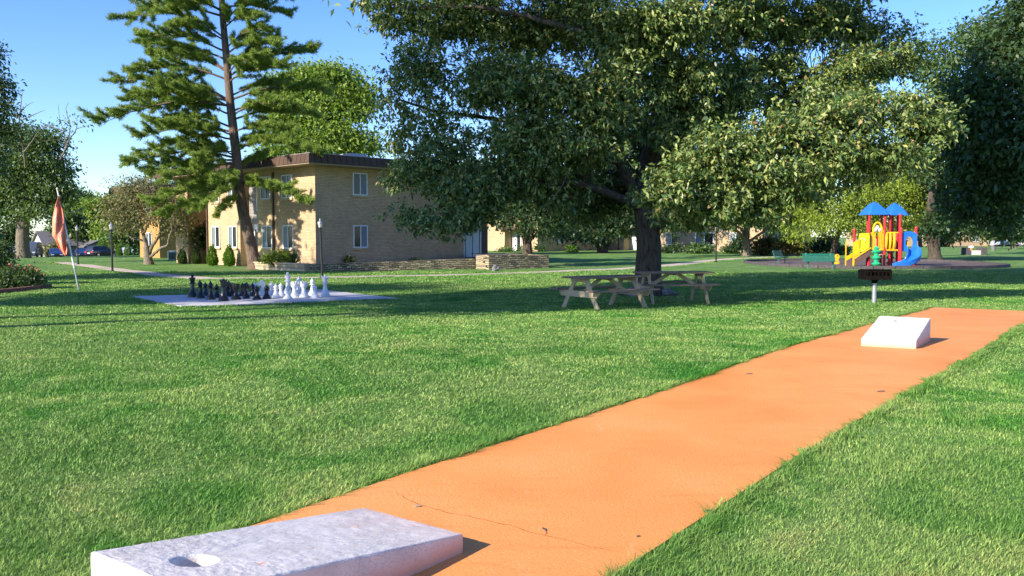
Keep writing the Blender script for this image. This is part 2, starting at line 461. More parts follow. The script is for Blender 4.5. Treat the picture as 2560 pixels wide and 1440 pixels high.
# orange painted lane
def extrap(p, q_, s): return Vector((p.x + (p.x - q_.x) * s, p.y + (p.y - q_.y) * s))
Lp = [GP(1000, 1195), GP(1680, 975), GP(2150, 820), GP(2330, 770)]
Rp = [GP(1560, 1430), GP(2050, 1110), GP(2430, 893), GP(2622, 782)]
dirL = (Lp[-1] - Lp[0]).normalized(); dirR = (Rp[-1] - Rp[0]).normalized()
L0 = Vector((Lp[0].x - dirL.x * 6.2, Lp[0].y - dirL.y * 6.2)); R0 = Vector((Rp[0].x - dirR.x * 4.4, Rp[0].y - dirR.y * 4.4))
lane_l = [L0] + [p.xy for p in Lp]; lane_r = [R0] + [p.xy for p in Rp]
grid_sheet('path', M['lane'], lane_l, lane_r, 90, .018).name = 'painted_path'
lane_poly = np.array([tuple(p) for p in lane_l] + [tuple(p) for p in reversed(lane_r)])

# chess slab
ca, cb, cc = GP(322, 743), GP(457, 769), GP(995, 748)
cd = ca + (cc - cb)
slab_poly = np.array([(p.x, p.y) for p in (ca, cb, cc, cd)])
grid_sheet('concrete_slab', M['slab'], [ca.xy, cd.xy], [cb.xy, cc.xy], 30, .035, thick=.06)

# garden path, a pale strip that bends between the lawns
pp = [(150, 656), (240, 668), (330, 679), (420, 690), (520, 697), (700, 695), (900, 692), (1120, 688), (1345, 681), (1480, 675), (1600, 669), (1700, 661), (1760, 653), (1830, 647), (1900, 644), (2000, 641)]
cen = [GP(*p) for p in pp]
pl, pr = [], []
for i, p in enumerate(cen):
    t = (cen[min(i+1, len(cen)-1)] - cen[max(i-1, 0)]).xy.normalized(); n = Vector((-t.y, t.x))
    w = .62
    pl.append(p.xy + n * w); pr.append(p.xy - n * w)
grid_sheet('path', M['path'], pl, pr, 140, .012)
path_c = np.array([(p.x, p.y) for p in cen])
# branch of the path towards the building entrance
b0, b1 = GP(470, 692), GP(640, 664)
nn = (b1 - b0).xy.normalized(); nn = Vector((-nn.y, nn.x)) * .5
# parking lots
def patch(name, m, x0, x1, y0, y1, lift, n=24):
    return grid_sheet(name, m, [Vector((x0, y0)), Vector((x1, y0))], [Vector((x0, y1)), Vector((x1, y1))], n, lift)
patch('parking_lot', M['asphalt'], -110, -36, 127.5, 141, .01)
patch('road', M['asphalt'], 90, 190, 187, 215, .012)

# ------------------------------------------------------------------ cornhole boards
def board(name, label, fl, wdir, L, W, h0, h1, holed):
    """fl = front-left corner on the ground, wdir = direction of the front edge (left to right as seen by the thrower)"""
    wd = Vector((wdir[0], wdir[1], 0)).normalized(); ld = Vector((-wd.y, wd.x, 0))
    if holed < 0: ld = -ld
    # local: x across, y along (0 front .. L back); the frame keeps z up
    import bmesh as bmm
    bm = bmm.new()
    hz = lambda y: h0 + (h1 - h0) * y / L
    cx, cy, r = W / 2, L - .215, (.073 if holed < 0 else .09)
    n = 48
    outer, inner, low = [], [], []
    per = []
    for k in range(n):
        a = 2 * PI * k / n
        dx, dy = math.cos(a), math.sin(a)
        t = 1e9
        for lim, c0, d in ((W, cx, dx), (0, cx, dx), (L, cy, dy), (0, cy, dy)):
            if abs(d) > 1e-6:
                tt = (lim - c0) / d
                if tt > 1e-6: t = min(t, tt)
        per.append((cx + dx * t, cy + dy * t))
    for cpt in ((0, 0), (W, 0), (0, L), (W, L)):   # snap the nearest samples to the corners
        k = min(range(n), key=lambda i: (per[i][0]-cpt[0])**2 + (per[i][1]-cpt[1])**2); per[k] = cpt
    rings = []
    R_ = 5
    for i in range(R_ + 1):
        row = []
        for k in range(n):
            a = 2 * PI * k / n
            t = i / R_
            x = (cx + r * math.cos(a)) * (1 - t) + per[k][0] * t; y = (cy + r * math.sin(a)) * (1 - t) + per[k][1] * t
            z = hz(y) + (.0025 * math.sin(9 * x + 5 * y) if 0 < i < R_ else 0)
            row.append(bm.verts.new((x, y, z)))
        rings.append(row)
    base = [bm.verts.new((p[0], p[1], -.05)) for p in per]
    mid = [bm.verts.new((p[0] + .004 * math.sin(23 * p[1]), p[1] + .004 * math.sin(31 * p[0]), hz(p[1]) * .5)) for p in per]
    h_lo = [bm.verts.new((cx + r * .93 * math.cos(2*PI*k/n), cy + r * .93 * math.sin(2*PI*k/n), hz(cy) - .10)) for k in range(n)]
    for k in range(n):
        k2 = (k + 1) % n
        for i in range(R_):
            bm.faces.new((rings[i][k], rings[i+1][k], rings[i+1][k2], rings[i][k2]))
        bm.faces.new((rings[R_][k], mid[k], mid[k2], rings[R_][k2])); bm.faces.new((mid[k], base[k], base[k2], mid[k2]))
        bm.faces.new((rings[0][k2], h_lo[k2], h_lo[k], rings[0][k]))
    bm.faces.new(h_lo); bm.faces.new(list(reversed(base)))
    bmm.ops.recalc_face_normals(bm, faces=bm.faces)
    me = bpy.data.meshes.new(name); bm.to_mesh(me); bm.free(); me.materials.append(M['board'])
    o = link(bpy.data.objects.new(name, me))
    mat = Matrix((( wd.x, ld.x, 0, fl[0]), (wd.y, ld.y, 0, fl[1]), (0, 0, 1, fl[2]), (0, 0, 0, 1)))
    if (wd.cross(ld)).z < 0:   # mirrored frame: bake the flip into the mesh
        for v in me.vertices: v.co.x = W - v.co.x
        me.flip_normals()
        o.matrix_world = Matrix(((-wd.x, ld.x, 0, fl[0] + wd.x * W), (-wd.y, ld.y, 0, fl[1] + wd.y * W), (0, 0, 1, fl[2]), (0, 0, 0, 1)))
    else: o.matrix_world = mat
    b = o.modifiers.new('bevel', 'BEVEL'); b.width = .013; b.segments = 3; b.limit_method = 'ANGLE'; b.angle_limit = math.radians(40)
    s = o.modifiers.new('sub', 'SUBSURF'); s.subdivision_type = 'SIMPLE'; s.levels = 3; s.render_levels = 3
    tx = bpy.data.textures.new('worn', 'CLOUDS'); tx.noise_scale = .035
    d = o.modifiers.new('worn', 'DISPLACE'); d.texture = tx; d.strength = .005; d.mid_level = .5; d.texture_coords = 'LOCAL'
    return o
nb = board('cornhole_board', 'near white concrete cornhole board with a round hole, cut by the bottom of the photo', G(-.694, 4.09, .018), (.80, -.60), 1.32, .61, .082, .256, -1)
tag(nb, nb.name and 'near white concrete cornhole board with a big round hole, in the foreground', 'cornhole board', 'cornhole boards')
fb = GP(2152, 868); fr = GP(2286, 877)
wd_ = (fr - fb).xy
o = board('cornhole_board', '', (fb.x, fb.y, fb.z + .018), (.84, -.54), 1.2, .64, .095, .29, 1)
tag(o, 'far white concrete cornhole board sloping up, at the distant end of the orange lane', 'cornhole board', 'cornhole boards')

# long hairline cracks in the slab of the lane
def crack(pts, w0, seed):
    R = random.Random(seed); P_ = [GP(*p) for p in pts]; dense = []
    for a, b in zip(P_, P_[1:]):
        n = max(3, int((b - a).length / .035))
        for k in range(n): dense.append(a.lerp(b, k / n))
    vs = []; off = 0; m = len(dense)
    for i, p in enumerate(dense):
        d = (dense[min(i+1, m-1)] - dense[max(i-1, 0)]); d.z = 0; d.normalize(); n_ = Vector((-d.y, d.x, 0))
        off = off * .8 + R.uniform(-.012, .012); w = w0 * R.uniform(.35, 1.2) * min(1, 6 * i / m, 6 * (m - 1 - i) / m)
        for s in (-1, 1): q_ = p + n_ * (off + s * w); vs.append((q_.x, q_.y, float(g(q_.x, q_.y)) + .0195))
    return MB().add(vs, [(2*i, 2*i+1, 2*i+3, 2*i+2) for i in range(m - 1)])
M['crack'] = pbr('crack', (.42,.12,.035), .9, (.30,.085,.025), 30)
for i, (c_, w_) in enumerate([([(930,1232),(985,1240),(1030,1268),(1105,1290),(1170,1302),(1290,1325),(1365,1352),(1440,1368),(1530,1392),(1590,1402)], .0028), ([(1357,1325),(1366,1343),(1368,1352)], .003)]):
    mk('path_crack', crack(c_, w_, i), M['crack'], kind='structure')
# lane litter: a few leaf scraps
def scrap(px, py, s, a, mname, label):
    p = GP(px, py); mb = MB()
    pts = [(-1, 0, 0), (-.3, .35, .12), (.5, .3, .05), (1, 0, .2), (.4, -.35, .1), (-.4, -.3, .03)]
    ca_, sa_ = math.cos(a), math.sin(a)
    top = [(s*(x*ca_-y*sa_), s*(x*sa_+y*ca_), .004 + s*z) for x, y, z in pts]
    bot = [(x, y, z - .003) for x, y, z in top]
    n = len(pts)
    mb.add(top + bot, [tuple(range(n)), tuple(reversed(range(n, 2*n)))] + [(i, n+i, n+(i+1) % n, (i+1) % n) for i in range(n)])
    o = mk('dry_leaf', mb, M[mname]); o.location = (p.x, p.y, p.z + .019); tag(o, label, 'leaf', 'scraps on the orange lane')
M['scrap'] = pbr('dry_leaf_brown', (.10,.06,.04), .8, (.2,.14,.1), 30)
M['scrap_pale'] = pbr('dry_leaf_pale', (.38,.30,.24), .8, (.2,.16,.13), 30)
scrap(1044, 1276, .022, .3, 'scrap_pale', 'pale dry leaf scrap on the lane beyond the near board\'s top corner')
scrap(1873, 940, .035, .1, 'scrap', 'small dark leaf near the left edge of the far half of the lane')
scrap(2202, 985, .04, .2, 'scrap', 'dark leaf by the right edge of the lane, nearest the far board')
scrap(1360, 1335, .02, 1.9, 'scrap', 'thin dark twig scrap on the lane right of the near board')
scrap(1595, 1352, .012, .8, 'scrap', 'tiny dark scrap near the right edge of the lane at the bottom')
scrap(1768, 1287, .018, .5, 'scrap', 'dark leaf scrap close to the grass on the right edge, mid lane')

# ------------------------------------------------------------------ chess
def knight(mb, H):
    s = H
    mb.lathe([(.20*s,0),(.205*s,.06*s),(.19*s,.09*s),(.20*s,.12*s),(.165*s,.17*s),(.17*s,.2*s),(.13*s,.25*s),(.115*s,.30*s),(.06*s,.33*s)], 20)
    prof = [(-.10,.26),(.11,.26),(.10,.38),(.05,.48),(.02,.56),(.07,.60),(.16,.60),(.27,.57),(.30,.62),(.29,.68),(.20,.76),(.12,.86),(.07,.90),(.06,1.0),(.0,.94),(-.08,.90),(-.15,.80),(-.19,.66),(-.19,.50),(-.15,.36)]
    mb.prism([(x*s, z*s) for x, z in prof], 'y', -.075*s, .075*s)
def piece(kind, H):
    mb = MB(); s = H
    base = lambda k=1: [(.27*s*k,0),(.28*s*k,.05*s),(.26*s*k,.09*s),(.245*s*k,.10*s),(.245*s*k,.14*s),(.20*s*k,.18*s)]
    if kind == 'pawn':
        mb.lathe(base(1.05)+[(.15*s,.30*s),(.115*s,.45*s),(.105*s,.55*s),(.18*s,.575*s),(.18*s,.605*s),(.10*s,.63*s),(.15*s,.69*s),(.165*s,.75*s),(.15*s,.82*s),(.09*s,.875*s),(.035*s,.90*s),(.05*s,.94*s),(.045*s,.97*s),(.01*s,1*s)], 22)
    elif kind == 'rook':
        mb.lathe(base(1.1)+[(.15*s,.30*s),(.125*s,.45*s),(.13*s,.58*s),(.19*s,.66*s),(.22*s,.70*s),(.23*s,.88*s),(.17*s,.885*s),(.16*s,.82*s)], 24)
        for k in range(6):
            a = 2*PI*k/6; n = 5; vs = []
            for r in (.165*s, .235*s):
                for j in range(n):
                    b = a + (j/(n-1)-.5)*.62
                    vs += [(r*math.cos(b), r*math.sin(b), .87*s), (r*math.cos(b), r*math.sin(b), 1.0*s)]
            fs = []
            for j in range(n-1):
                i = 2*j; o_ = 2*n
                fs += [(i,i+2,i+3,i+1),(o_+i,o_+i+1,o_+i+3,o_+i+2),(i+1,i+3,o_+i+3,o_+i+1)]
            fs += [(0,1,2*n+1,2*n),(2*n-2,4*n-2,4*n-1,2*n-1)]
            mb.add(vs, fs)
    elif kind == 'bishop':
        mb.lathe(base(.85)+[(.12*s,.30*s),(.085*s,.46*s),(.08*s,.57*s),(.155*s,.585*s),(.155*s,.61*s),(.085*s,.635*s),(.105*s,.68*s),(.135*s,.74*s),(.125*s,.80*s),(.085*s,.87*s),(.035*s,.925*s),(.045*s,.95*s),(.04*s,.98*s),(.01*s,1*s)], 22)
    elif kind == 'queen':
        mb.lathe(base(.76)+[(.11*s,.28*s),(.08*s,.46*s),(.075*s,.60*s),(.145*s,.615*s),(.145*s,.645*s),(.085*s,.665*s),(.10*s,.78*s),(.155*s,.90*s),(.12*s,.905*s),(.08*s,.90*s),(.05*s,.92*s),(.045*s,.96*s),(.04*s,.98*s),(.01*s,1*s)], 22)
        for k in range(8):
            a = 2*PI*k/8; mb.lathe([(.001,-.03*s),(.026*s,-.01*s),(.03*s,.012*s),(.02*s,.035*s),(.002,.04*s)], 8, (.135*s*math.cos(a), .135*s*math.sin(a), .91*s))
    elif kind == 'king':
        mb.lathe(base(.72)+[(.105*s,.28*s),(.08*s,.44*s),(.075*s,.575*s),(.14*s,.59*s),(.14*s,.62*s),(.08*s,.64*s),(.085*s,.70*s),(.125*s,.84*s),(.12*s,.855*s),(.06*s,.87*s),(.03*s,.885*s),(.05*s,.905*s),(.066*s,.94*s),(.05*s,.985*s),(.01*s,1*s)], 22)
    else: knight(mb, s)
    return mb
HT = dict(pawn=.395, rook=.44, knight=.47, bishop=.52, queen=.62, king=.66)
protos = {}
def chess(kind, black, px, py, rz, label, dz=0):
    key = (kind, black); p = GP(px, py); loc = (p.x, p.y, p.z + .036)
    if key not in protos:
        o = mk('chess_' + kind, piece(kind, HT[kind]), M['chessblack' if black else 'chesswhite'], smooth='auto')
        protos[key] = o
    else:
        o = protos[key].copy(); link(o)
    o.location = loc; o.rotation_euler = (0, 0, rz); o.scale = (1.09, 1.09, 1.0)
    tag(o, label, 'chess piece', 'black chess pieces' if black else 'white chess pieces')
    return o
B, Wt = True, False
for a in [('king',B,482,746,0,'black chess king with a ball on its crown, leftmost piece on the slab'),
 ('bishop',B,501,748.6,0,'black bishop standing just right of the black king'),
 ('pawn',B,514,742,0,'black pawn half hidden between the two black bishops'),
 ('bishop',B,527,752,0,'black bishop left of the black queen, nearer the front of the slab'),
 ('pawn',B,542,747,0,'black pawn seen between the right black bishop and the black queen'),
 ('queen',B,559,756,0,'black chess queen with a flared crown, nearest of the tall black pieces'),
 ('knight',B,571,744,-.1,'black knight peeking out right behind the black queen'),
 ('pawn',B,581,743,0,'black pawn in the back row left of the black rook'),
 ('rook',B,590,752,.2,'black chess rook with a notched top, right of the black queen'),
 ('pawn',B,607,743,0,'black pawn in the back row between the black rook and the front knight'),
 ('knight',B,616,749.5,-.15,'black knight with its muzzle to the right, right of the black rook'),
 ('pawn',B,632,744,0,'black pawn behind, just right of the front black knight\'s muzzle'),
 ('pawn',B,642.5,752,0,'black pawn at the slab\'s front, second from the right of the black pieces'),
 ('pawn',B,667,750,0,'rightmost black pawn, out in front beside the white pieces'),
 ('knight',Wt,655,740.5,PI+.2,'white knight facing left, behind the black pawns at left of the white side'),
 ('pawn',Wt,637,741,0,'leftmost white pawn, mostly hidden behind black pawns'),
 ('pawn',Wt,679,740,0,'white pawn in shade behind the rightmost black pawn'),
 ('pawn',Wt,690,746.8,0,'white pawn directly right of the rightmost black pawn'),
 ('pawn',Wt,703,743.5,0,'white pawn between the shaded pawns and the white king'),
 ('king',Wt,720,739,0,'white chess king with a round finial, tallest white piece'),
 ('pawn',Wt,720,750.5,0,'white pawn in front of the white king, closest to the slab\'s edge'),
 ('rook',Wt,737,746,.3,'wide white rook with a notched top, right of the white king'),
 ('bishop',Wt,748,737,0,'white bishop with a pointed head behind the wide white rook'),
 ('rook',Wt,760,745.6,0,'white rook standing right of the left white bishop, thin waisted'),
 ('bishop',Wt,781.5,741,0,'white bishop with a pointed head, left of the white queen'),
 ('pawn',Wt,787,748,0,'rightmost white pawn, in front of the right white bishop'),
 ('queen',Wt,813,745,0,'white chess queen with a beaded crown, rightmost piece beside the lamp post')]:
    chess(*a)

# ------------------------------------------------------------------ picnic tables
def picnic(L, label):
    t = thing('picnic_table', label, 'picnic table', group='picnic tables under the big tree')
    wm, lm = M['wood'], M['wood_leg']
    mb = MB()
    w = .142
    for k in range(5):
        y0 = -.37 + k * .148; mb.box(-L/2, L/2, y0, y0 + w, .715 + .002 * (k % 2), .755 + .002 * (k % 2))
    mk('tabletop', mb, wm, t, bevel=.004)
    for s in (-1, 1):
        mb = MB()
        for k in range(2):
            a = s * (.555 + k * .135); mb.box(-L/2, L/2, min(a, a + s*.128), max(a, a + s*.128), .425, .463)
        mk('seat', mb, wm, t, bevel=.004)
    for e in (-1, 1):
        x = e * L * .36
        mb = MB().box(x - .019, x + .019, -.34, .34, .625, .713); mk('batten', mb, lm, t)
        mb = MB(); xo = x + e * .040
        mb.prism([(-.74,.425),(.74,.425),(.74,.37),(.66,.285),(-.66,.285),(-.74,.37)], 'x', xo - .019, xo + .019); mk('seat_support', mb, lm, t)
        for s in (-1, 1):
            mb = MB(); zs = -.03
            xa, xb = (x + e * .001, x + e * .0205)
            a = Vector((x, s * .245, .712)); b = Vector((x, s * .66, zs))
            mb.prism([(s*.17,.624),(s*.31,.624),(s*.72,zs),(s*.58,zs)] if s > 0 else [(s*.31,.624),(s*.17,.624),(s*.58,zs),(s*.72,zs)], 'x', x - .019, x + .019)
            mk('leg', mb, lm, t)
        mb = MB(); mb.bar((e * (L*.36 - .06), 0, .36), (e * .12, 0, .70), .085, .038, (0, 1, 0)); mk('brace', mb, lm, t)
    mb = MB().box(-.02, .02, -.34, .34, .665, .713); mk('center_batten', mb, lm, t)
    return t
t1 = picnic(1.95, 'weathered wooden picnic table, the nearer and left of the two under the big tree')
c1 = (GP(1490, 778) + GP(1405, 768) + GP(1607, 767) + GP(1540, 763)) / 4
t1.location = G(c1.x, c1.y); t1.rotation_euler = (0, 0, math.radians(33)); t1.scale = (1.04, 1.04, 1.02)
t2 = dup(t1, G(4.28, 23.35, .06), math.radians(7), 'weathered wooden picnic table, the farther and right one beside the big trunk')

# ------------------------------------------------------------------ rocks
def rock(px, py, r, label, sq=.65):
    p = GP(px, py); mb = MB(); r0 = random.Random(int(px))
    n, k = 9, 14
    ph = [r0.uniform(0, 6) for _ in range(4)]
    prof = []
    vs = []; fs = []
    for i in range(n + 1):
        th = PI * i / n
        for j in range(k):
            f = 2 * PI * j / k
            rr = r * (1 + .16 * math.sin(3 * f + ph[0] + th) + .12 * math.sin(5 * th + ph[1] + 2 * f))
            vs.append((rr * math.sin(th) * math.cos(f), rr * math.sin(th) * math.sin(f), rr * math.cos(th) * sq + r * sq * .5))
    for i in range(n):
        for j in range(k):
            fs.append((i*k+j, i*k+(j+1) % k, (i+1)*k+(j+1) % k, (i+1)*k+j))
    mb.add(vs, fs)
    o = mk('rock', mb, M['rock']); o.location = p; return tag(o, label, 'rock', 'grey rocks on the lawn')
rock(1588, 741, .28, 'grey rock on the grass under the right end of the nearer picnic table')
rock(1668, 738, .25, 'low grey rock at the foot of the big trunk under the farther picnic table', .5)
rock(1238, 677, .2, 'dark grey rock leaning against the tall stone planter', .95)

# ------------------------------------------------------------------ grill
p = GP(2185, 757)
t = thing('park_grill', 'rusty black charcoal grill on a grey steel post in front of the playground', 'grill', p)
mk('post', MB().tube([(0,0,-.05),(0,0,.62)], .058, 14), M['galv'], t, smooth='auto')
mb = MB(); w, d, z0, z1 = .345, .25, .62, .87
mb.box(-w, w, -d, d, z0, z0+.012)
mb.box(-w, -w+.012, -d, d, z0+.013, z1); mb.box(w-.012, w, -d, d, z0+.013, z1); mb.box(-w+.013, w-.013, d-.012, d, z0+.013, z1)
mb.box(-w+.013, w-.013, -d, -d+.012, z0+.013, z0+.10); mb.box(-w+.013, w-.013, -d, -d+.012, z1-.05, z1)
for k in range(7):
    x = -w+.03 + k*(2*w-.09)/6; mb.box(x, x+.035, -d+.001, -d+.011, z0+.101, z1-.051)
mk('firebox', mb, M['iron'], t)
mb = MB()
for k in range(14):
    x = -w+.05+k*(2*w-.1)/13; mb.tube([(x,-d-.02,z1+.008),(x,d-.02,z1+.008)], .008, 6)
mb.tube([(-w+.04,-d-.02,z1+.02),(w-.04,-d-.02,z1+.02)], .009, 6)
mk('grate', mb, M['iron'], t)
mb = MB()
for s in (-1, 1): mk('handle', MB().tube([(s*.26,-d-.02,z1+.02),(s*.26,-d-.16,z1+.03)], .01, 6), M['iron'], t)
mk('swivel_collar', MB().lathe([(.075,0),(.075,.06),(.11,.085),(.11,.098)], 14, (0,0,.52)), M['iron'], t)

# ------------------------------------------------------------------ flag
fp = GP(198, 725); ft = P(143, 474, fp.y); 
t = thing('feather_flag', 'tattered red flag with pale lettering hanging from a leaning white pole', 'flag', fp)
a = ft - fp; mid_ = a * .22
mk('pole', MB().tube([mid_, a * .6, a], [.030, .026, .02], 10), M['pole'], t, smooth='auto')
mk('ground_socket', MB().tube([(0,0,-.1), mid_ * 1.02], .026, 10), M['galv'], t, smooth='auto')
mk('pole_cap', MB().lathe([(.0,0),(.03,.01),(.034,.035),(.02,.06),(.0,.066)], 10, a), M['pole'], t, smooth='auto')
right = [(150,497),(155,520),(160,545),(163,570),(165,592),(167,612),(168,626),(167,636)]
left = [(146,488),(138,515),(132,545),(131,568),(131,590),(139,600),(147,620),(162,640)]
def fpt(u, v):
    s = v * (len(right) - 1); i = min(int(s), len(right) - 2); k = s - i
    r = Vector(right[i]).lerp(Vector(right[i+1]), k); l = Vector(left[i]).lerp(Vector(left[i+1]), k)
    q_ = r.lerp(l, u)
    y = fp.y + .16 * math.sin(u * 5 + v * 4) * u + .07 * math.sin(u * 11 - v * 9) * (.3 + v) - .05
    return P(q_.x, q_.y, y) - fp
mb = MB(); nu, nv = 14, 40; vs = []
for i in range(nv + 1):
    for j in range(nu + 1): vs.append(fpt(j / nu, i / nv))
fs = [(i*(nu+1)+j, i*(nu+1)+j+1, (i+1)*(nu+1)+j+1, (i+1)*(nu+1)+j) for i in range(nv) for j in range(nu)]
mb.add(vs, fs)
cloth = mk('cloth', mb, M['flag'], t, smooth=True)
sol = cloth.modifiers.new('thick', 'SOLIDIFY'); sol.thickness = .006
def mark(curve, w):
    mb = MB(); vs = []
    pts = [Vector(c) for c in curve]
    for i, c in enumerate(pts):
        d = (pts[min(i+1, len(pts)-1)] - pts[max(i-1, 0)]); d = Vector((d.x * .8, d.y * 3)).normalized()
        n = Vector((-d.y / .8, d.x / 3)) * w
        for s in (-1, 1):
            q_ = fpt(min(.99, max(.01, c.x + n.x * s)), min(.99, max(.01, c.y + n.y * s))); vs.append(q_ + Vector((0, -.014, 0)))
    mb.add(vs, [(2*i, 2*i+1, 2*i+3, 2*i+2) for i in range(len(pts)-1)]); return mb
circ = [(.52 + .30*math.cos(b), .30 + .045*math.sin(b)) for b in np.linspace(0, 2*PI, 26)]
mk('ring_mark', mark(circ, .035), M['flagmark'], cloth)
for s in ([( .78,.50),(.72,.465),(.60,.47),(.52,.50),(.42,.515),(.34,.49)], [(.66,.54),(.56,.525),(.47,.55),(.37,.555),(.28,.53)], [(.8,.58),(.7,.60),(.6,.585),(.55,.62),(.62,.66),(.5,.69)],
          [(.45,.66),(.36,.69),(.3,.66),(.26,.70),(.18,.71)], [(.6,.76),(.45,.74),(.35,.78),(.5,.82)], [(.55,.88),(.4,.86),(.3,.90),(.5,.93)]):
    mk('lettering', mark(s, .035), M['flagmark'], cloth)

# ------------------------------------------------------------------ lamp posts
def lamp():
    t = thing('lamp_post', 'x', 'lamp post', group='black lamp posts on the lawns')
    mk('pole', MB().tube([(0,0,-.1),(0,0,.3),(0,0,2.16)], [.062,.052,.046], 12), M['black'], t, smooth='auto')
    mk('base_collar', MB().lathe([(.11,-.02),(.11,.04),(.07,.07),(.06,.12)], 12), M['black'], t, smooth='auto')
    mk('lantern', MB().lathe([(.055,2.19),(.085,2.23),(.105,2.38),(.09,2.40)], 8), M['lampglass'], t)
    mk('holder', MB().lathe([(.05,2.13),(.09,2.17),(.06,2.195)], 8), M['black'], t)
    c = mk('cap', MB().lathe([(.125,2.40),(.12,2.42),(.05,2.50),(.03,2.52)], 8), M['galv'], t)
    mk('finial', MB().lathe([(.012,2.52),(.025,2.545),(.012,2.58),(.002,2.60)], 8), M['galv'], c)
    return t
lp = lamp()
LL = [(806, 695, 'black lamp post on the lawn behind the white chess queen'),
      (281, 679, 'black lamp post left of the bare-branched tree by the curving path'),
      (195, 661, 'black lamp post seen just right of the flagpole, farthest on the left'),
      (1790, 655, 'grey lamp post on the bare patch of path right of the big trunk'),
      (1872, 641, 'distant grey lamp post beside the spreading tree trunk')]
for i, (px, py, lb) in enumerate(LL):
    p = GP(px, py)
    if i == 0: o = lp; o.location = p; o['label'] = lb
    else: o = dup(lp, p, 0, lb)
    if i == 0: o.rotation_euler = (0, math.radians(-1.6), 0)

# ------------------------------------------------------------------ playground
pc = GP(2200, 667); S = pc.y / F   # metres per photo pixel at that distance
t = thing('play_structure', 'red, yellow and blue plastic play structure with twin blue roofs and a slide', 'play structure', pc)
def X(px): return (px - 2200) * S
def Z(py): return (667 - py) * S
def post(px, top, y, r=.074):
    o = mk('post', MB().tube([(X(px), y, -.1), (X(px), y, Z(top))], r, 12), M['red'], t, smooth='auto')
    if top > 545: mk('post_cap', MB().lathe([(r*1.25,0),(r*1.25,.05),(r*.9,.10),(.01,.12)], 12, (X(px), y, Z(top)+.002)), M['red'], o, smooth='auto')
fy, by = -.62, .62
for px, top, y in [(2160.5,536,fy),(2199,536,fy),(2178,536,by),(2212,536,by),(2216,536,fy+.25),(2236,536,fy),(2253,536,by),(2240,536,by),(2276,572,fy),(2136,577,by*.2),(2233.5,574,fy-.3),(2252,574,.1)]:
    post(px, top, y)
def roof(px, half, ytop, ybot, yc, dep):
    mb = MB(); nr = 7; vs = []; fs = []
    hh = Z(ytop) - Z(ybot)
    segs = 8
    for i in range(nr + 1):
        k = i / nr
        for st in (0, 1):
            kk = min(1, k + (0 if st == 0 else .02))
            w = half * S * (.12 + .88 * (k ** .82)); d = dep * (.12 + .88 * (k ** .82)); z = Z(ytop) - hh * (k ** 1.12) - (.045 if st else 0)
            n = 40
            for j in range(n):
                a = 2 * PI * j / n; c_, s_ = math.cos(a), math.sin(a)
                e = .2; cx_ = math.copysign(abs(c_) ** e, c_); sy_ = math.copysign(abs(s_) ** e, s_)
                vs.append((X(px) + cx_ * w, yc + sy_ * d, z))
    n = 40; R2 = 2 * (nr + 1)
    for i in range(R2 - 1):
        for j in range(n): fs.append((i*n+j, i*n+(j+1) % n, (i+1)*n+(j+1) % n, (i+1)*n+j))
    fs.append(tuple(range(n)))
    fs.append(tuple(reversed([(R2 - 1) * n + j for j in range(n)])))
    mb.add(vs, fs)
    mk('roof', mb, M['blue'], t)
roof(2181.5, 27.5, 506, 536, 0, .82)
roof(2237, 24.5, 508, 537, .25, .74)
mk('platform', MB().box(X(2159), X(2238), fy, by, Z(628), Z(623)), M['deck'], t)
mk('platform', MB().box(X(2239), X(2276), fy, by, Z(627), Z(622)), M['deck'], t)
def slats(px0, px1, y0, y1, y, n, m='yellow', fr=.025, nm='barrier'):
    mb = MB(); x0, x1 = X(px0), X(px1); z0, z1 = Z(y1), Z(y0)
    mb.box(x0, x1, y-.03, y+.03, z1-.09, z1); mb.box(x0, x1, y-.03, y+.03, z0, z0+.09)
    for k in range(n):
        x = x0 + (x1-x0-.05)*k/(n-1); mb.box(x, x+.05, y-.024, y+.024, z0+.09, z1-.09)
    return mk(nm, mb, M[m], t)
slats(2163, 2176, 581, 624, fy, 4); slats(2184, 2197, 576, 625, fy, 4); 
# arched sign over the gate
mb = MB(); arc = [(X(2170), Z(582))] + [(X(2180.5 - 10.5 * math.cos(b)), Z(575) + 18 * S * math.sin(b)) for b in np.linspace(0, PI, 14)] + [(X(2191), Z(582))]
mb.tube([(x, fy-.02, z) for x, z in arc], .06, 8); mk('arch', mb, M['yellow'], t, smooth='auto')
mb = MB()
for k in range(3): mb.lathe([(.01,0),(.09,.03),(.12,.12),(.08,.22),(.01,.25)], 12, (X(2175 + 5.5*k), fy, Z(580) + .14 * (k == 1)))
M['clear'] = pbr('pale_bubble', (.80,.72,.66), .3); mk('bead', mb, M['clear'], t, smooth='auto')
# lime panel with a cut face pattern
mb = MB(); pan = [(2134,584),(2140,583),(2157,583),(2158,590),(2158,618),(2140,629),(2137,628),(2133,606),(2132,598)]
mb.prism([(X(a_), Z(b_)) for a_, b_ in pan], 'y', fy-.22, fy-.16); po = mk('play_panel', mb, M['lime'], t)
mb = MB().tube([(X(2137), fy-.225, Z(600)), (X(2141), fy-.225, Z(596)), (X(2146), fy-.225, Z(597)), (X(2145), fy-.225, Z(602))], .03, 6)
mb.lathe([(.001,-.02),(.07,0),(.001,.02)], 10, (X(2146), fy-.225, Z(606))); mk('panel_print', mb, M['flagmark'], po)
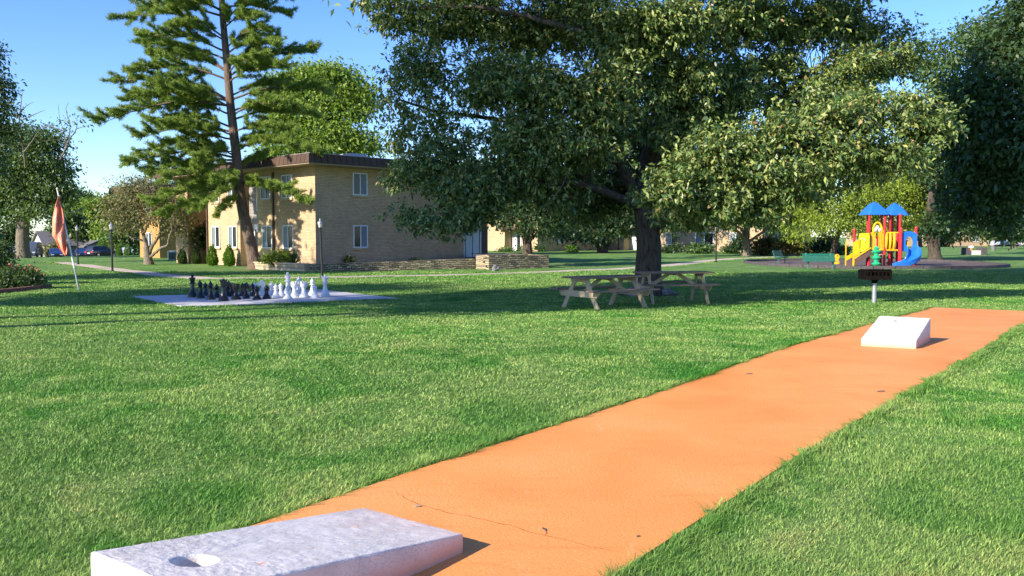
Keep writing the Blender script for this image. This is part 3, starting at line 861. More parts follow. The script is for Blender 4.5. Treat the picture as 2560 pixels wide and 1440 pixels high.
# stair rail and ramp
mb = MB(); rail = [(2117,606),(2133,598),(2133,634),(2121,641),(2121,665),(2117,667)]
mb.prism([(X(a_), Z(b_)) for a_, b_ in rail], 'y', fy-.28, fy-.24)
mb.bar((X(2119), fy-.26, Z(646)), (X(2161), fy-.26, Z(619)), .05, .07, (0, 0, 1)); mk('stair_rail', mb, M['yellow'], t)
mk('ramp_side', MB().prism([(X(2121), Z(651)), (X(2160), Z(624)), (X(2160), Z(638)), (X(2124), Z(661))], 'y', fy-.275, fy-.245), M['deck'], t)
mb = MB().prism([(X(2117.5), Z(604)), (X(2120), Z(603)), (X(2120), Z(667)), (X(2117.5), Z(667))], 'y', .30, .34)
mb.bar((X(2119), .32, Z(648)), (X(2161), .32, Z(621)), .05, .2, (0, 0, 1)); mk('stair_rail', mb, M['yellow'], t)
mb = MB(); 
for k in range(5):
    x = 2122 + k * 8; z = 655 - k * 6.2
    mb.box(X(x), X(x + 9), fy-.23, .29, Z(z + 3), Z(z + .5)); mb.box(X(x), X(x+.8), fy-.23, .29, Z(z + 8.5), Z(z + 3.05))
mk('steps', mb, M['deck'], t)
# curved yellow bars of the crawl bridge
mb = MB()
for k in range(3):
    x = 2203 + 9.5 * k
    pts = [(X(x + 3 * math.sin(b) * -1 + 1), fy - .16 + .22 * (1 - math.sin(b)), Z(582 + 42 * b / PI)) for b in np.linspace(0, PI, 12)]
    mb.tube(pts, .075, 8)
mb.tube([(X(2200), fy+.02, Z(582)), (X(2232), fy+.02, Z(582))], .05, 8); mb.tube([(X(2200), fy+.02, Z(625)), (X(2232), fy+.02, Z(625))], .05, 8)
mk('crawl_bars', mb, M['yellow'], t, smooth='auto')
mk('bridge_back', MB().box(X(2201), X(2232), by-.06, by, Z(625), Z(590)), M['red'], t)
# blue slide hood with opening
mb = MB(); n = 24
hood = [(2239,583),(2247,579),(2256,578),(2268,581),(2274,584),(2275,600),(2274,626),(2262,628),(2244,628),(2239,626)]
cx_, cy_ = 2257, 608
vs = []; outer = []
for k in range(40):
    b = 2*PI*k/40; dx, dy = math.cos(b), math.sin(b)
    best = None
    for i in range(len(hood)):
        (x1, y1), (x2, y2) = hood[i], hood[(i+1) % len(hood)]
        den = dx*(y2-y1) - dy*(x2-x1)
        if abs(den) < 1e-9: continue
        tt = ((x1-cx_)*(y2-y1) - (y1-cy_)*(x2-x1)) / den; uu = ((x1-cx_)*dy - (y1-cy_)*dx) / den
        if tt > 0 and -1e-6 <= uu <= 1+1e-6 and (best is None or tt < best): best = tt
    ix, iy = cx_ + 9.3*dx, cy_ - 1 + 16*dy
    outer.append(((cx_+dx*best, cy_+dy*best), (ix, iy)))
yF, yB = fy-.22, fy-.10
for (ox, oy), (ix, iy) in outer: vs += [(X(ox), yF, Z(oy)), (X(ix), yF+.02, Z(iy)), (X(ix), yB, Z(iy)), (X(ox), yB, Z(oy))]
fs = []
for k in range(40):
    a_, b_ = 4*k, 4*((k+1) % 40)
    fs += [(a_, b_, b_+1, a_+1), (a_+1, b_+1, b_+2, a_+2), (a_+2, b_+2, b_+3, a_+3), (a_+3, b_+3, b_, a_)]
mb.add(vs, fs); mk('slide_hood', mb, M['blue'], t, smooth='auto')
mb = MB().lathe([(.01,-.02),(.17,.0),(.17,.03),(.01,.05)], 16, (X(2258), fy+.35, Z(596)))
mb.box(X(2251), X(2265), fy+.45, fy+.5, Z(626), Z(600)); mk('inner_panel', mb, M['yellow'], t)
# slide chute: curves down to the left and towards the viewer
cl = [Vector((X(2261), fy-.14, Z(622))), Vector((X(2262), fy-.45, Z(631))), Vector((X(2258), fy-.8, Z(642))), Vector((X(2248), fy-1.05, Z(652))), Vector((X(2232), fy-1.15, Z(660))), Vector((X(2215), fy-1.15, Z(663.5))), Vector((X(2204), fy-1.12, Z(664.5)))]
dense = []
for i in range(len(cl)-1):
    p0, p1, p2, p3 = cl[max(i-1,0)], cl[i], cl[i+1], cl[min(i+2, len(cl)-1)]
    for k in range(6):
        u = k/6; dense.append(.5*((2*p1)+(p2-p0)*u+(2*p0-5*p1+4*p2-p3)*u*u+(3*p1-p0-3*p2+p3)*u**3))
dense.append(cl[-1])
vs = []; fs = []; sec = [(-.33,.24),(-.36,.26),(-.39,.24),(-.36,-.02),(-.25,-.10),(0,-.12),(.25,-.10),(.36,-.02),(.39,.24),(.36,.26),(.33,.24),(.29,.02),(.2,-.05),(0,-.07),(-.2,-.05),(-.29,.02)]
for i, c in enumerate(dense):
    d = (dense[min(i+1,len(dense)-1)]-dense[max(i-1,0)]).normalized(); sd = d.cross(Vector((0,0,1))).normalized(); u_ = sd.cross(d)
    for a_, b_ in sec: vs.append(c + sd*a_ + u_*(b_*(1 if i < len(dense)-5 else .75)))
n = len(sec)
for i in range(len(dense)-1):
    for k in range(n): fs.append((i*n+k, i*n+(k+1) % n, (i+1)*n+(k+1) % n, (i+1)*n+k))
fs += [tuple(range(n)), tuple((len(dense)-1)*n+k for k in range(n))]
mk('slide', MB().add(vs, fs), M['blue'], t, smooth='auto')
# green pod climber
prof = []
for k in range(3):
    z0 = k*.36; prof += [(.13,z0),(.15,z0+.12),(.27,z0+.20),(.29,z0+.25),(.20,z0+.30),(.12,z0+.355)]
prof += [(.13,1.09),(.2,1.13),(.06,1.26),(.01,1.28)]
mk('pod_climber', MB().lathe([(r*.95, z) for r, z in prof], 18, (X(2166.5), fy-.75, -.02)), M['green'], t, smooth='auto')
mk('pod_climber', MB().lathe([(r*.8, z*.95) for r, z in prof], 18, (X(2241), .9, -.02)), M['green'], t, smooth='auto')
mb = MB()
for k in range(4): mb.bar((X(2178+6*k), fy+.1+.2*k, Z(640-4*k)), (X(2200+3*k), fy+.3+.2*k, Z(634-3*k)), .12, .05)
mk('balance_steps', mb, M['clear'], t)
mb = MB().tube([(X(2277), -.3, -.05), (X(2279), -.3, Z(636))], .035, 8); mk('toy_post', mb, M['red'], t, smooth='auto')
vs = MB().lathe([(.01,-.18),(.11,-.16),(.17,-.06),(.18,.04),(.12,.15),(.01,.19)], 14, (X(2283), -.3, Z(637))); mk('talk_bubble', vs, M['yellow'], t, smooth='auto')
# mulch bed and timber edging
cx0, cy0 = None, None
bl, br, bf, bb = GP(1884, 661), GP(2462, 661), GP(2170, 673), GP(2200, 652)
cxp, cyp, rx, ry = (bl.x + br.x) / 2, (bf.y + bb.y) / 2, (br.x - bl.x) / 2, (bb.y - bf.y) / 2
pts = []
nseg = 44
for k in range(nseg):
    a_ = 2*PI*k/nseg; c_, s_ = math.cos(a_), math.sin(a_)
    pts.append(Vector((cxp + rx*math.copysign(abs(c_)**.8, c_), cyp + ry*math.copysign(abs(s_)**.8, s_) + .0)))
mulch_poly = np.array([tuple(p) for p in pts])
mb = MB(); cen_ = [G(cxp, cyp, .05)]
ring1 = [G(p.x, p.y, .03) for p in pts]; ring0 = [G((p.x+cxp)/2, (p.y+cyp)/2, .05) for p in pts]
vs = cen_ + ring0 + ring1; n = nseg
mb.add(vs, [(0, 1+k, 1+(k+1) % n) for k in range(n)] + [(1+k, 1+n+k, 1+n+(k+1) % n, 1+(k+1) % n) for k in range(n)])
mk('mulch_bed', mb, M['mulch'], kind='structure')
t = thing('playground_edging', 'low dark timber edging that rings the mulch of the playground', 'edging', G(cxp, cyp))
for k in range(nseg):
    a_, b_ = pts[k], pts[(k+1) % nseg]; a3, b3 = G(a_.x, a_.y, .07), G(b_.x, b_.y, .07)
    d = (b3 - a3) * .012
    mk('timber', MB().bar(a3 + d, b3 - d, .16, .22), M['timber'], t, off=t.location)
# spring toy
p = GP(2092, 662)
t = thing('spring_toy', 'small yellow play panel with a round hole left of the play structure', 'play panel', p)
s_ = p.y / F
mk('stand', MB().tube([(0,0,-.05),(0,0,6*s_)], .06, 8).box(-.14,.14,-.04,.04, .02, 10*s_), M['yellow'], t)
mb = MB(); vs = []; n = 24
for k in range(n):
    a_ = 2*PI*k/n; vs += [(5.5*s_*math.cos(a_), -.05, 20*s_+7*s_*math.sin(a_)), (2.0*s_*math.cos(a_)+.03, -.05, 22*s_+2.6*s_*math.sin(a_)), (2.0*s_*math.cos(a_)+.03, .05, 22*s_+2.6*s_*math.sin(a_)), (5.5*s_*math.cos(a_), .05, 20*s_+7*s_*math.sin(a_))]
fs = []
for k in range(n):
    a_, b_ = 4*k, 4*((k+1) % n); fs += [(a_,b_,b_+1,a_+1),(a_+1,b_+1,b_+2,a_+2),(a_+2,b_+2,b_+3,a_+3),(a_+3,b_+3,b_,a_)]
mk('ring_panel', mb.add(vs, fs), M['yellow'], t, smooth='auto')
mk('neck', MB().box(-.09,.09,-.04,.04,10*s_+.002,14*s_), M['yellow'], t)

# benches
def bench(label):
    t = thing('park_bench', label, 'bench', group='green benches at the playground')
    mb = MB()
    for k in range(4): mb.box(-.9, .9, -.02+.105*k, .075+.105*k, .43, .465)
    mk('seat', mb, M['bench'], t)
    mb = MB()
    for k in range(4): mb.bar((-.9, -.06-.035*k, .52+.1*k), (.9, -.06-.035*k, .52+.1*k), .03, .085)
    mk('backrest', mb, M['bench'], t)
    for s in (-1, 1):
        mb = MB(); x = s*.68
        mb.tube([(x,.16,-.08),(x,.16,.425)], .035, 8); mb.tube([(x,.16,.40),(x,-.05,.42),(x,-.095,.5),(x,-.2,.88)], .032, 8); mb.tube([(x,.16,.40),(x,.36,.42)], .03, 8)
        mk('frame', mb, M['bench'], t, smooth='auto')
    return t
b1_ = bench('green bench at the playground edge, the nearer and larger one, facing the camera')
p = GP(2048, 673); b1_.location = (p.x, p.y, p.z); b1_.rotation_euler = (0, 0, PI + .05); b1_.scale = (1.02, 1, 1.0)
p = GP(1948, 659); b = dup(b1_, p, math.radians(-127), 'green bench on the grass at the left of the playground, seen end on'); b.scale = (.9, 1, 1)
# ------------------------------------------------------------------ buildings
RZB = math.radians(46.5)      # local x runs along the shaded gable face, local y along the sunlit front
def window(t, face, pos, z0, z1, w, mull=True, panes=('glass', 'blind'), sill=True, off=0.0):
    """face 'r': plane y=off, pos along x ; face 'l': plane x=off, pos along y"""
    def bx(mb, a0, a1, d0, d1, za, zb):
        if face == 'r': mb.box(a0, a1, off - d1, off - d0, za, zb)
        else: mb.box(off - d1, off - d0, a0, a1, za, zb)
    f = .06; a0, a1 = pos - w/2, pos + w/2
    mb = MB()
    bx(mb, a0, a0+f, .002, .06, z0, z1); bx(mb, a1-f, a1, .002, .06, z0, z1)
    bx(mb, a0+f, a1-f, .002, .058, z0, z0+f); bx(mb, a0+f, a1-f, .002, .058, z1-f, z1)
    nm = 2 if mull else 1
    if mull: bx(mb, pos-.03, pos+.03, .002, .055, z0+f, z1-f)
    o = mk('window', mb, M['white'], t)
    for k in range(nm):
        b0 = a0 + f + k*(a1-a0-2*f)/nm; b1 = a0 + f + (k+1)*(a1-a0-2*f)/nm
        mb = MB(); bx(mb, b0, b1, .003, .02, z0+f, z1-f); mk('pane', mb, M[panes[k % len(panes)]], o)
    if sill:
        mb = MB(); bx(mb, a0-.06, a1+.06, .002, .10, z0-.11, z0-.003); mk('sill', mb, M['stone_lit'], o)
    return o

def slider(t, x0, x1, y, z0, z1, m='blind_white'):
    """sliding glass door in a plane y = const facing -y"""
    mb = MB(); mb.box(x0, x0+.1, y-.08, y-.003, z0, z1); mb.box(x1-.1, x1, y-.08, y-.003, z0, z1); mb.box(x0+.1, x1-.1, y-.078, y-.003, z1-.1, z1)
    o = mk('sliding_door', mb, M['white'], t)
    n = 4
    for k in range(n):
        a = x0+.1+k*(x1-x0-.2)/n; mk('door_panel', MB().box(a, a+(x1-x0-.2)/n-.07, y-.04, y-.004, z0, z1-.1), M[m], o)
    mk('door_gap', MB().box(x0+.1, x1-.1, y-.0035, y-.0025, z0, z1-.1), M['glass'], o)
    return o

def apartment(label, cx, cy, z0, front, gable=11.3, brick='brick', seg=None, balcony=True, dark_gable_windows=True, H=5.46, group='two storey brick apartment buildings'):
    t = thing('apartment_building', label, 'building', (cx, cy, z0), RZB, group)
    mb = MB()
    if seg is None: seg = [(0, front, 0)]
    for y0, y1, set_ in seg: mb.box(set_, gable, y0, y1, -1.2, H)
    mk('wall', mb, M[brick], t)
    x2 = gable + 3.6
    ymax = seg[-1][1]
    mb = MB().box(gable, x2, 1.4, ymax - .4, -1.2, H); mk('recessed_wall', mb, M['brown'], t)
    o_ = 1.15
    mb = MB()
    # fascia ring, leaning outwards a little towards the bottom
    xa, xb, ya, yb = -o_, x2 + .6, -o_, ymax + o_
    outer = [(xa, ya), (xb, ya), (xb, yb), (xa, yb)]
    vs = []
    for x, y in outer:
        ix = x + (.06 if x < 1 else -.06); iy = y + (.06 if y < 1 else -.06)
        vs += [(x, y, H + .06), (ix, iy, H + .57)]
    fs = []
    for k in range(4):
        a, b = 2*k, 2*((k+1) % 4); fs.append((a, b, b+1, a+1))
    fs.append((1, 3, 5, 7)); fs.append((0, 6, 4, 2))
    mb.add(vs, fs)
    f = mk('fascia', mb, M['fascia'], t)
    mk('soffit', MB().box(xa+.05, xb-.05, ya+.05, yb-.05, H+.003, H+.057), M['soffit'], t)
    mk('roof', MB().box(xa+.2, xb-.2, ya+.2, yb-.2, H+.573, H+.61), M['roof'], t)
    if balcony:
        slider(t, gable+.05, gable+2.9, 1.4, 0.15, 2.35)
        slider(t, gable+.05, gable+2.9, 1.4, 3.0, 5.0)
        bal = mk('balcony', MB().box(gable+.02, x2, .0, 1.38, 2.62, 2.92), M['fascia'], t)
        r = MB()
        for k in range(5): r.box(gable+.05, x2, .02, .06, 3.05+.2*k, 3.15+.2*k)
        for k in range(4): r.box(gable+.05+k*1.15, gable+.13+k*1.15, .065, .12, 2.921, 3.98)
        for k in range(5): r.box(x2-.06, x2-.02, .13, 1.38, 3.05+.2*k, 3.15+.2*k)
        mk('balcony_railing', r, M['brown'], bal)
    return t

# main building
zc = -.20
mx, my = (790 - 1280) / F * 49, 49.0
t = apartment('large tan brick building with a dark brown flat roof, behind the chess slab', mx, my, zc, 16.8,
              seg=[(0, 6.1, 0), (6.1, 7.9, .5), (7.9, 12.1, -.15), (12.1, 15.0, 1.9), (15.0, 16.8, 0)])
for z0, z1 in ((3.93, 5.22), (.90, 2.20)): window(t, 'r', 3.05, z0, z1, 1.03)
for p_, z0, z1 in ((2.8, 3.75, 5.1), (5.1, 3.75, 5.1), (2.72, .85, 2.2), (5.0, .85, 2.2)): window(t, 'l', p_, z0, z1, 1.1, panes=('glass', 'blind'))
for p_, z0, z1 in ((8.75, .85, 2.2), (10.9, .85, 2.2), (10.9, 3.75, 5.1), (8.75, 3.75, 5.1)): window(t, 'l', p_, z0, z1, 1.05, panes=('glass', 'blind'), off=-.15)
for p_, z0, z1 in ((13.1, 3.7, 5.1), (13.6, .9, 2.2)): window(t, 'l', p_, z0, z1, 1.0, off=1.9)
mb = MB()
for k in range(14): mb.box(.455, .497, 6.12, 7.88, 2.35 + k*.21, 2.35 + k*.21 + .2)
mk('siding', mb, M['siding'], t)
window(t, 'l', 6.6, 3.1, 5.2, .55, mull=False, sill=False, off=.455)
d = mk('door', MB().box(.44, .497, 6.15, 7.3, -.3, 2.3), M['white'], t)
mk('door_glass', MB().box(.42, .438, 6.7, 7.15, .3, 2.0), M['glass'], d)
mk('porch_light', MB().box(-.12, -.003, 5.9, 6.03, 1.85, 2.1), M['white'], t)
mk('downspout', MB().box(-.10, -.003, 4.2, 4.31, -.2, 5.3), M['brown'], t)
mk('downspout', MB().box(-.25, -.153, 11.9, 12.01, -.2, 5.3), M['brown'], t)
mk('rooftop_unit', MB().box(4.0, 6.6, 2.2, 4.0, 6.075, 6.42).box(4.2, 5.4, 2.4, 3.6, 6.421, 6.6), M['roof'], t)
mk('balcony_divider', MB().box(11.305, 11.44, .1, 1.37, .15, 2.615), M['white'], t)

# the building at far left
bx_, by_ = (400 - 1280) / F * 74, 74.0
t = apartment('sunlit yellow brick apartment building at the left, behind the bare-branched tree', bx_, by_, float(g(bx_, by_)) + .05, 3.7, brick='brick_orange', seg=[(0, 3.8, 0), (3.8, 6.2, 1.8)], balcony=False, gable=14)
for z0, z1 in ((3.8, 5.1), (.8, 2.1)): window(t, 'l', 1.9, z0, z1, 1.1)
window(t, 'l', 5, .8, 2.1, 1.1, off=1.8)
# the centre building
bx_, by_ = (1344 - 1280) / F * 100, 100.0
t = apartment('pinkish tan brick apartment building far behind the stone planter, with a small balcony', bx_, by_, float(g(bx_, by_)) - .05, 12, seg=[(0, 2.0, 0), (2.0, 5.2, 1.3), (5.2, 12, 0)])
for x in (4.0, 8.6):
    window(t, 'r', x, .9, 2.3, 1.2, panes=('blind_white', 'glass')); window(t, 'r', x, 3.9, 5.2, 1.2)
o = mk('balcony', MB().box(-.6, 1.28, 2.02, 5.9, 2.55, 2.8), M['brown'], t)
r = MB()
for k in range(5): r.box(-.62, -.56, 2.02, 5.9, 2.95+.2*k, 3.05+.2*k)
for k in range(4): r.box(-.555, -.50, 2.04+k*1.26, 2.12+k*1.26, 2.801, 3.9)
mk('balcony_railing', r, M['brown'], o)
for y0 in (2.1, 3.7):
    o = mk('sliding_door', MB().box(1.20, 1.297, y0, y0+.1, 0, 2.3).box(1.20, 1.297, y0+1.3, y0+1.4, 0, 2.3), M['white'], t)
    for k in range(2): mk('door_panel', MB().box(1.25, 1.296, y0+.1+.6*k, y0+.1+.6*k+.54, 0, 2.3), M['blind_white' if k else 'glass'], o)
# right-hand building
bx_, by_ = (1905 - 1280) / F * 96, 96.0
t = apartment('long brick apartment building at the right of the big trunk, mostly in tree shade', bx_, by_, float(g(bx_, by_)) - .05, 24, seg=[(0, 15.8, 0), (15.8, 18.6, 1.4), (18.6, 24, 0)], brick='brick')
for y_, w in ((3.2, 1.5), (7.2, 2.4), (11.6, 1.8)):
    window(t, 'l', y_, .8, 2.2, w); window(t, 'l', y_, 3.8, 5.2, w)
window(t, 'r', 3.5, .9, 2.2, 1.2); window(t, 'r', 3.5, 3.9, 5.2, 1.2)
for y0 in (13.2,):
    o = mk('door', MB().box(-.06, -.003, y0, y0+1.0, 0, 2.2), M['glass'], t); mk('door_frame', MB().box(-.08, -.003, y0-.12, y0-.005, 0, 2.2).box(-.08, -.003, y0+1.005, y0+1.1, 0, 2.2), M['white'], o)
o = mk('sliding_door', MB().box(1.30, 1.397, 15.9, 16.0, 0, 2.3).box(1.30, 1.397, 18.4, 18.5, 0, 2.3).box(1.30, 1.395, 16.0, 18.4, 2.2, 2.3), M['white'], t)
for k in range(4): mk('door_panel', MB().box(1.34, 1.396, 16.0+.6*k, 16.0+.6*k+.55, 0, 2.2), M['blind_white'], o)
mk('downspout', MB().box(-.10, -.003, 19.3, 19.42, -.2, 5.3), M['brown'], t)
mk('balcony', MB().box(-.3, 1.38, 15.82, 18.58, 2.55, 2.8), M['fascia'], t)

# far beige building on the right edge
fx, fy_ = (2180 - 1280) / F * 190, 190.0
t = thing('apartment_building', 'distant low tan building beyond the lawn right of the play structure', 'building', G(fx, fy_), .1)
mk('wall', MB().box(0, 28, 0, 12, -1, 4.6), M['brick'], t); mk('fascia', MB().box(-.8, 28.8, -.8, 12.8, 4.603, 5.2), M['fascia'], t)
for k in range(4): window(t, 'r', 4 + 6.5*k, 1, 2.4, 1.6)

# small house at far left
p = GP(170, 647); hy = 150.0; hx = (172 - 1280) / F * hy; s_ = hy / F
t = thing('small_house', 'low house with a grey shingle roof and a white gable end behind the parked cars', 'house', (hx, hy, float(g(hx, hy))), .70)
hz0 = float(g(hx, hy)); zt = lambda py: P(172, py, hy).z - hz0
ev, rg = zt(612), zt(578)
w2, d2 = 66*s_, 4.4
mk('wall', MB().box(-w2, w2, -d2, d2, -.5, ev), M['greysiding'], t)
mk('gable_end', MB().prism([(-d2, ev), (d2, ev), (0, rg-.25)], 'x', -w2-.03, -w2+.1).box(-w2-.028, -w2-.002, -d2, d2, -.5, ev-.003), M['cream'], t)
mk('gable_end', MB().prism([(-d2, ev), (d2, ev), (0, rg-.25)], 'x', w2-.1, w2+.03), M['cream'], t)
mb = MB(); e = .5
for s in (-1, 1):
    mb.prism([(s*(d2+e), ev-.25), (s*(d2+e), ev-.08), (0, rg+.02), (0, rg-.15)], 'x', -w2-.4, w2+.4)
mk('roof', mb, M['shingle'], t)
gx0, gx1 = 5*s_, 74*s_; gv = zt(616); gr = zt(601)
mk('garage', MB().box(gx0+.4, gx1-.4, -d2-3.6, -d2-.003, -.5, gv).prism([(gx0+.4, gv+.002), (gx1-.4, gv+.002), ((gx0+gx1)/2, gr-.15)], 'y', -d2-3.6, -d2-3.4), M['greysiding'], t)
mb = MB(); gm = (gx0+gx1)/2
mb.prism([(gx0, gv-.15), (gx0, gv+.02), (gm, gr+.08), (gm, gr-.09)], 'y', -d2-4.0, -d2+1.2); mb.prism([(gx1, gv-.15), (gx1, gv+.02), (gm, gr+.08), (gm, gr-.09)], 'y', -d2-4.0, -d2+1.2)
mk('garage_roof', mb, M['shingle'], t)
mk('garage_door', MB().box(gm-1.9, gm+1.2, -d2-3.66, -d2-3.602, -.2, 2.1), M['siding'], t)
mk('garage_trim', MB().box(gx0+.45, gx1-.45, -d2-3.64, -d2-3.603, gv-.28, gv-.1), M['white'], t)

# ------------------------------------------------------------------ stone planters
def wallseg(mb, a, b, za, zb, ta, tb, w=.35):
    a, b = Vector(a), Vector(b); d = (b - a).normalized(); n = Vector((-d.y, d.x)) * w
    vs = []
    for p, z0, z1 in ((a, za, ta), (b, zb, tb)):
        vs += [(p.x, p.y, z0), (p.x + n.x, p.y + n.y, z0), (p.x + n.x, p.y + n.y, z1), (p.x, p.y, z1)]
    mb.add(vs, [(0,1,2,3),(7,6,5,4),(0,4,5,1),(1,5,6,2),(2,6,7,3),(3,7,4,0)])
q0, q1, q2, q3 = GP(560, 667), GP(761, 679), GP(1222, 674), GP(1372, 669.5)
top = lambda px, py, q: P(px, py, q.y).z
# keep base points
zq1, zq2, zq3 = top(761, 662, q1), top(1222, 637.5, q2), top(1372, 637.5, q3)
def stone_block(name, label, a, b, ta, tb, m, off):
    mb = MB(); wallseg(mb, (a.x, a.y), (b.x, b.y), a.z - .4, b.z - .4, ta, tb)
    o = mk(name, mb, m, off=None); return o
t = thing('stone_planter', 'low pale stone planter wall in the sun beside the pine trunk', 'planter', q1)
qa = Vector((q1.x - .707*5.6, q1.y + .707*5.6, 0)); qa.z = float(g(qa.x, qa.y))
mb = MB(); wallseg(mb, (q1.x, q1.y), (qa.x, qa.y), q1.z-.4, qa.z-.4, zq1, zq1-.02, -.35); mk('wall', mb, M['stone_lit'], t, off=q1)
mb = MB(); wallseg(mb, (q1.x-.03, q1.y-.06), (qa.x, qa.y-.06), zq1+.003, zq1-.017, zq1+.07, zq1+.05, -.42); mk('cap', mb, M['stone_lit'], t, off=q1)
bc = Vector((mx + .707*11.3, my + .707*11.3)); 
mb = MB(); mb.add([(q1.x+.1, q1.y+.3, zq1-.04), (qa.x+.3, qa.y+.4, zq1-.06), (mx-.707*5, my+.707*5, zq1-.05), (mx+.05, my+.05, zq1-.05)], [(0, 3, 2, 1)])
mk('soil', mb, M['soil'], t, off=q1)
t = thing('stone_planter', 'long dark ledgestone planter wall in shade along the brick end wall', 'planter', q1 + Vector((.4, 0, 0)))
off = t.location
mb = MB()
zz = zq1 + .02
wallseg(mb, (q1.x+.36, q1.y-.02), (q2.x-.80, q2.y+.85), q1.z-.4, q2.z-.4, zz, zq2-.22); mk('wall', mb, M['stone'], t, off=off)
mb = MB(); mb.add([(q1.x+.4, q1.y+.3, zz-.34), (q2.x-.80, q2.y+1.1, zq2-.5), (bc.x+.2, bc.y+.2, zq2-.4), (mx+.1, my-.03, zz-.34)], [(0, 1, 2, 3)]); mk('soil', mb, M['soil'], t, off=off)
t = thing('stone_planter', 'tall square ledgestone planter with a dark tree in it, right of the brick building', 'planter', q2)
mb = MB()
back = Vector((-.75, .8))
wallseg(mb, (q2.x, q2.y), (q3.x, q3.y), q2.z-.4, q3.z-.4, zq2, zq3)
wallseg(mb, (q3.x, q3.y+.36), (q3.x-3.0, q3.y+7.5), q3.z-.4, q3.z-.4, zq3, zq3-.05)
wallseg(mb, (q2.x+back.x, q2.y+back.y), (q2.x-.003, q2.y+.004), q2.z-.4, q2.z-.4, zq2-.06, zq2-.004)
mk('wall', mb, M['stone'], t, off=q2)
mb = MB(); mb.add([(q2.x+.1, q2.y+.2, zq2-.05), (q3.x-.2, q3.y+.2, zq3-.05), (q3.x-3.1, q3.y+7.5, zq3-.05), (bc.x+.2, bc.y+.1, zq2-.06), (q2.x+back.x+.2, q2.y+back.y, zq2-.05)], [(0, 1, 2, 3, 4)]); mk('soil', mb, M['mulch'], t, off=q2)
# brick edging at the far left
p = GP(60, 728)
t = thing('brick_edging', 'low red paver edging in front of the rose bush at the left edge', 'edging', p)
pts = [GP(-40, 738), GP(0, 733), GP(40, 729), GP(75, 725), GP(100, 723), GP(124, 719)]
for a, b in zip(pts, pts[1:]):
    n = max(1, int((b - a).length / .34))
    for k in range(n):
        c0, c1_ = a.lerp(b, k/n), a.lerp(b, (k+.94)/n); mk('paver', MB().bar(c0 + Vector((0,0,.05)), c1_ + Vector((0,0,.05)), .16, .15), M['redbrick'], t, off=p)
# cooling unit
p = GP(436, 649)
t = thing('cooling_unit', 'teal metal cooling unit box beside the yellow brick building at left', 'air conditioner', p, .4)
s_ = p.y / F
mk('cabinet', MB().box(-15*s_, 15*s_, -.5, .5, -.1, 21*s_), M['teal'], t, bevel=.02)
mb = MB()
for k in range(7): mb.box(-13*s_, 13*s_, -.515, -.502, (2+2.4*k)*s_, (3.2+2.4*k)*s_)
mk('grille', mb, M['black'], t); mk('top_fan', MB().lathe([(.35,0),(.35,.03),(.1,.05)], 16, (0,0,21*s_+.002)), M['galv'], t)

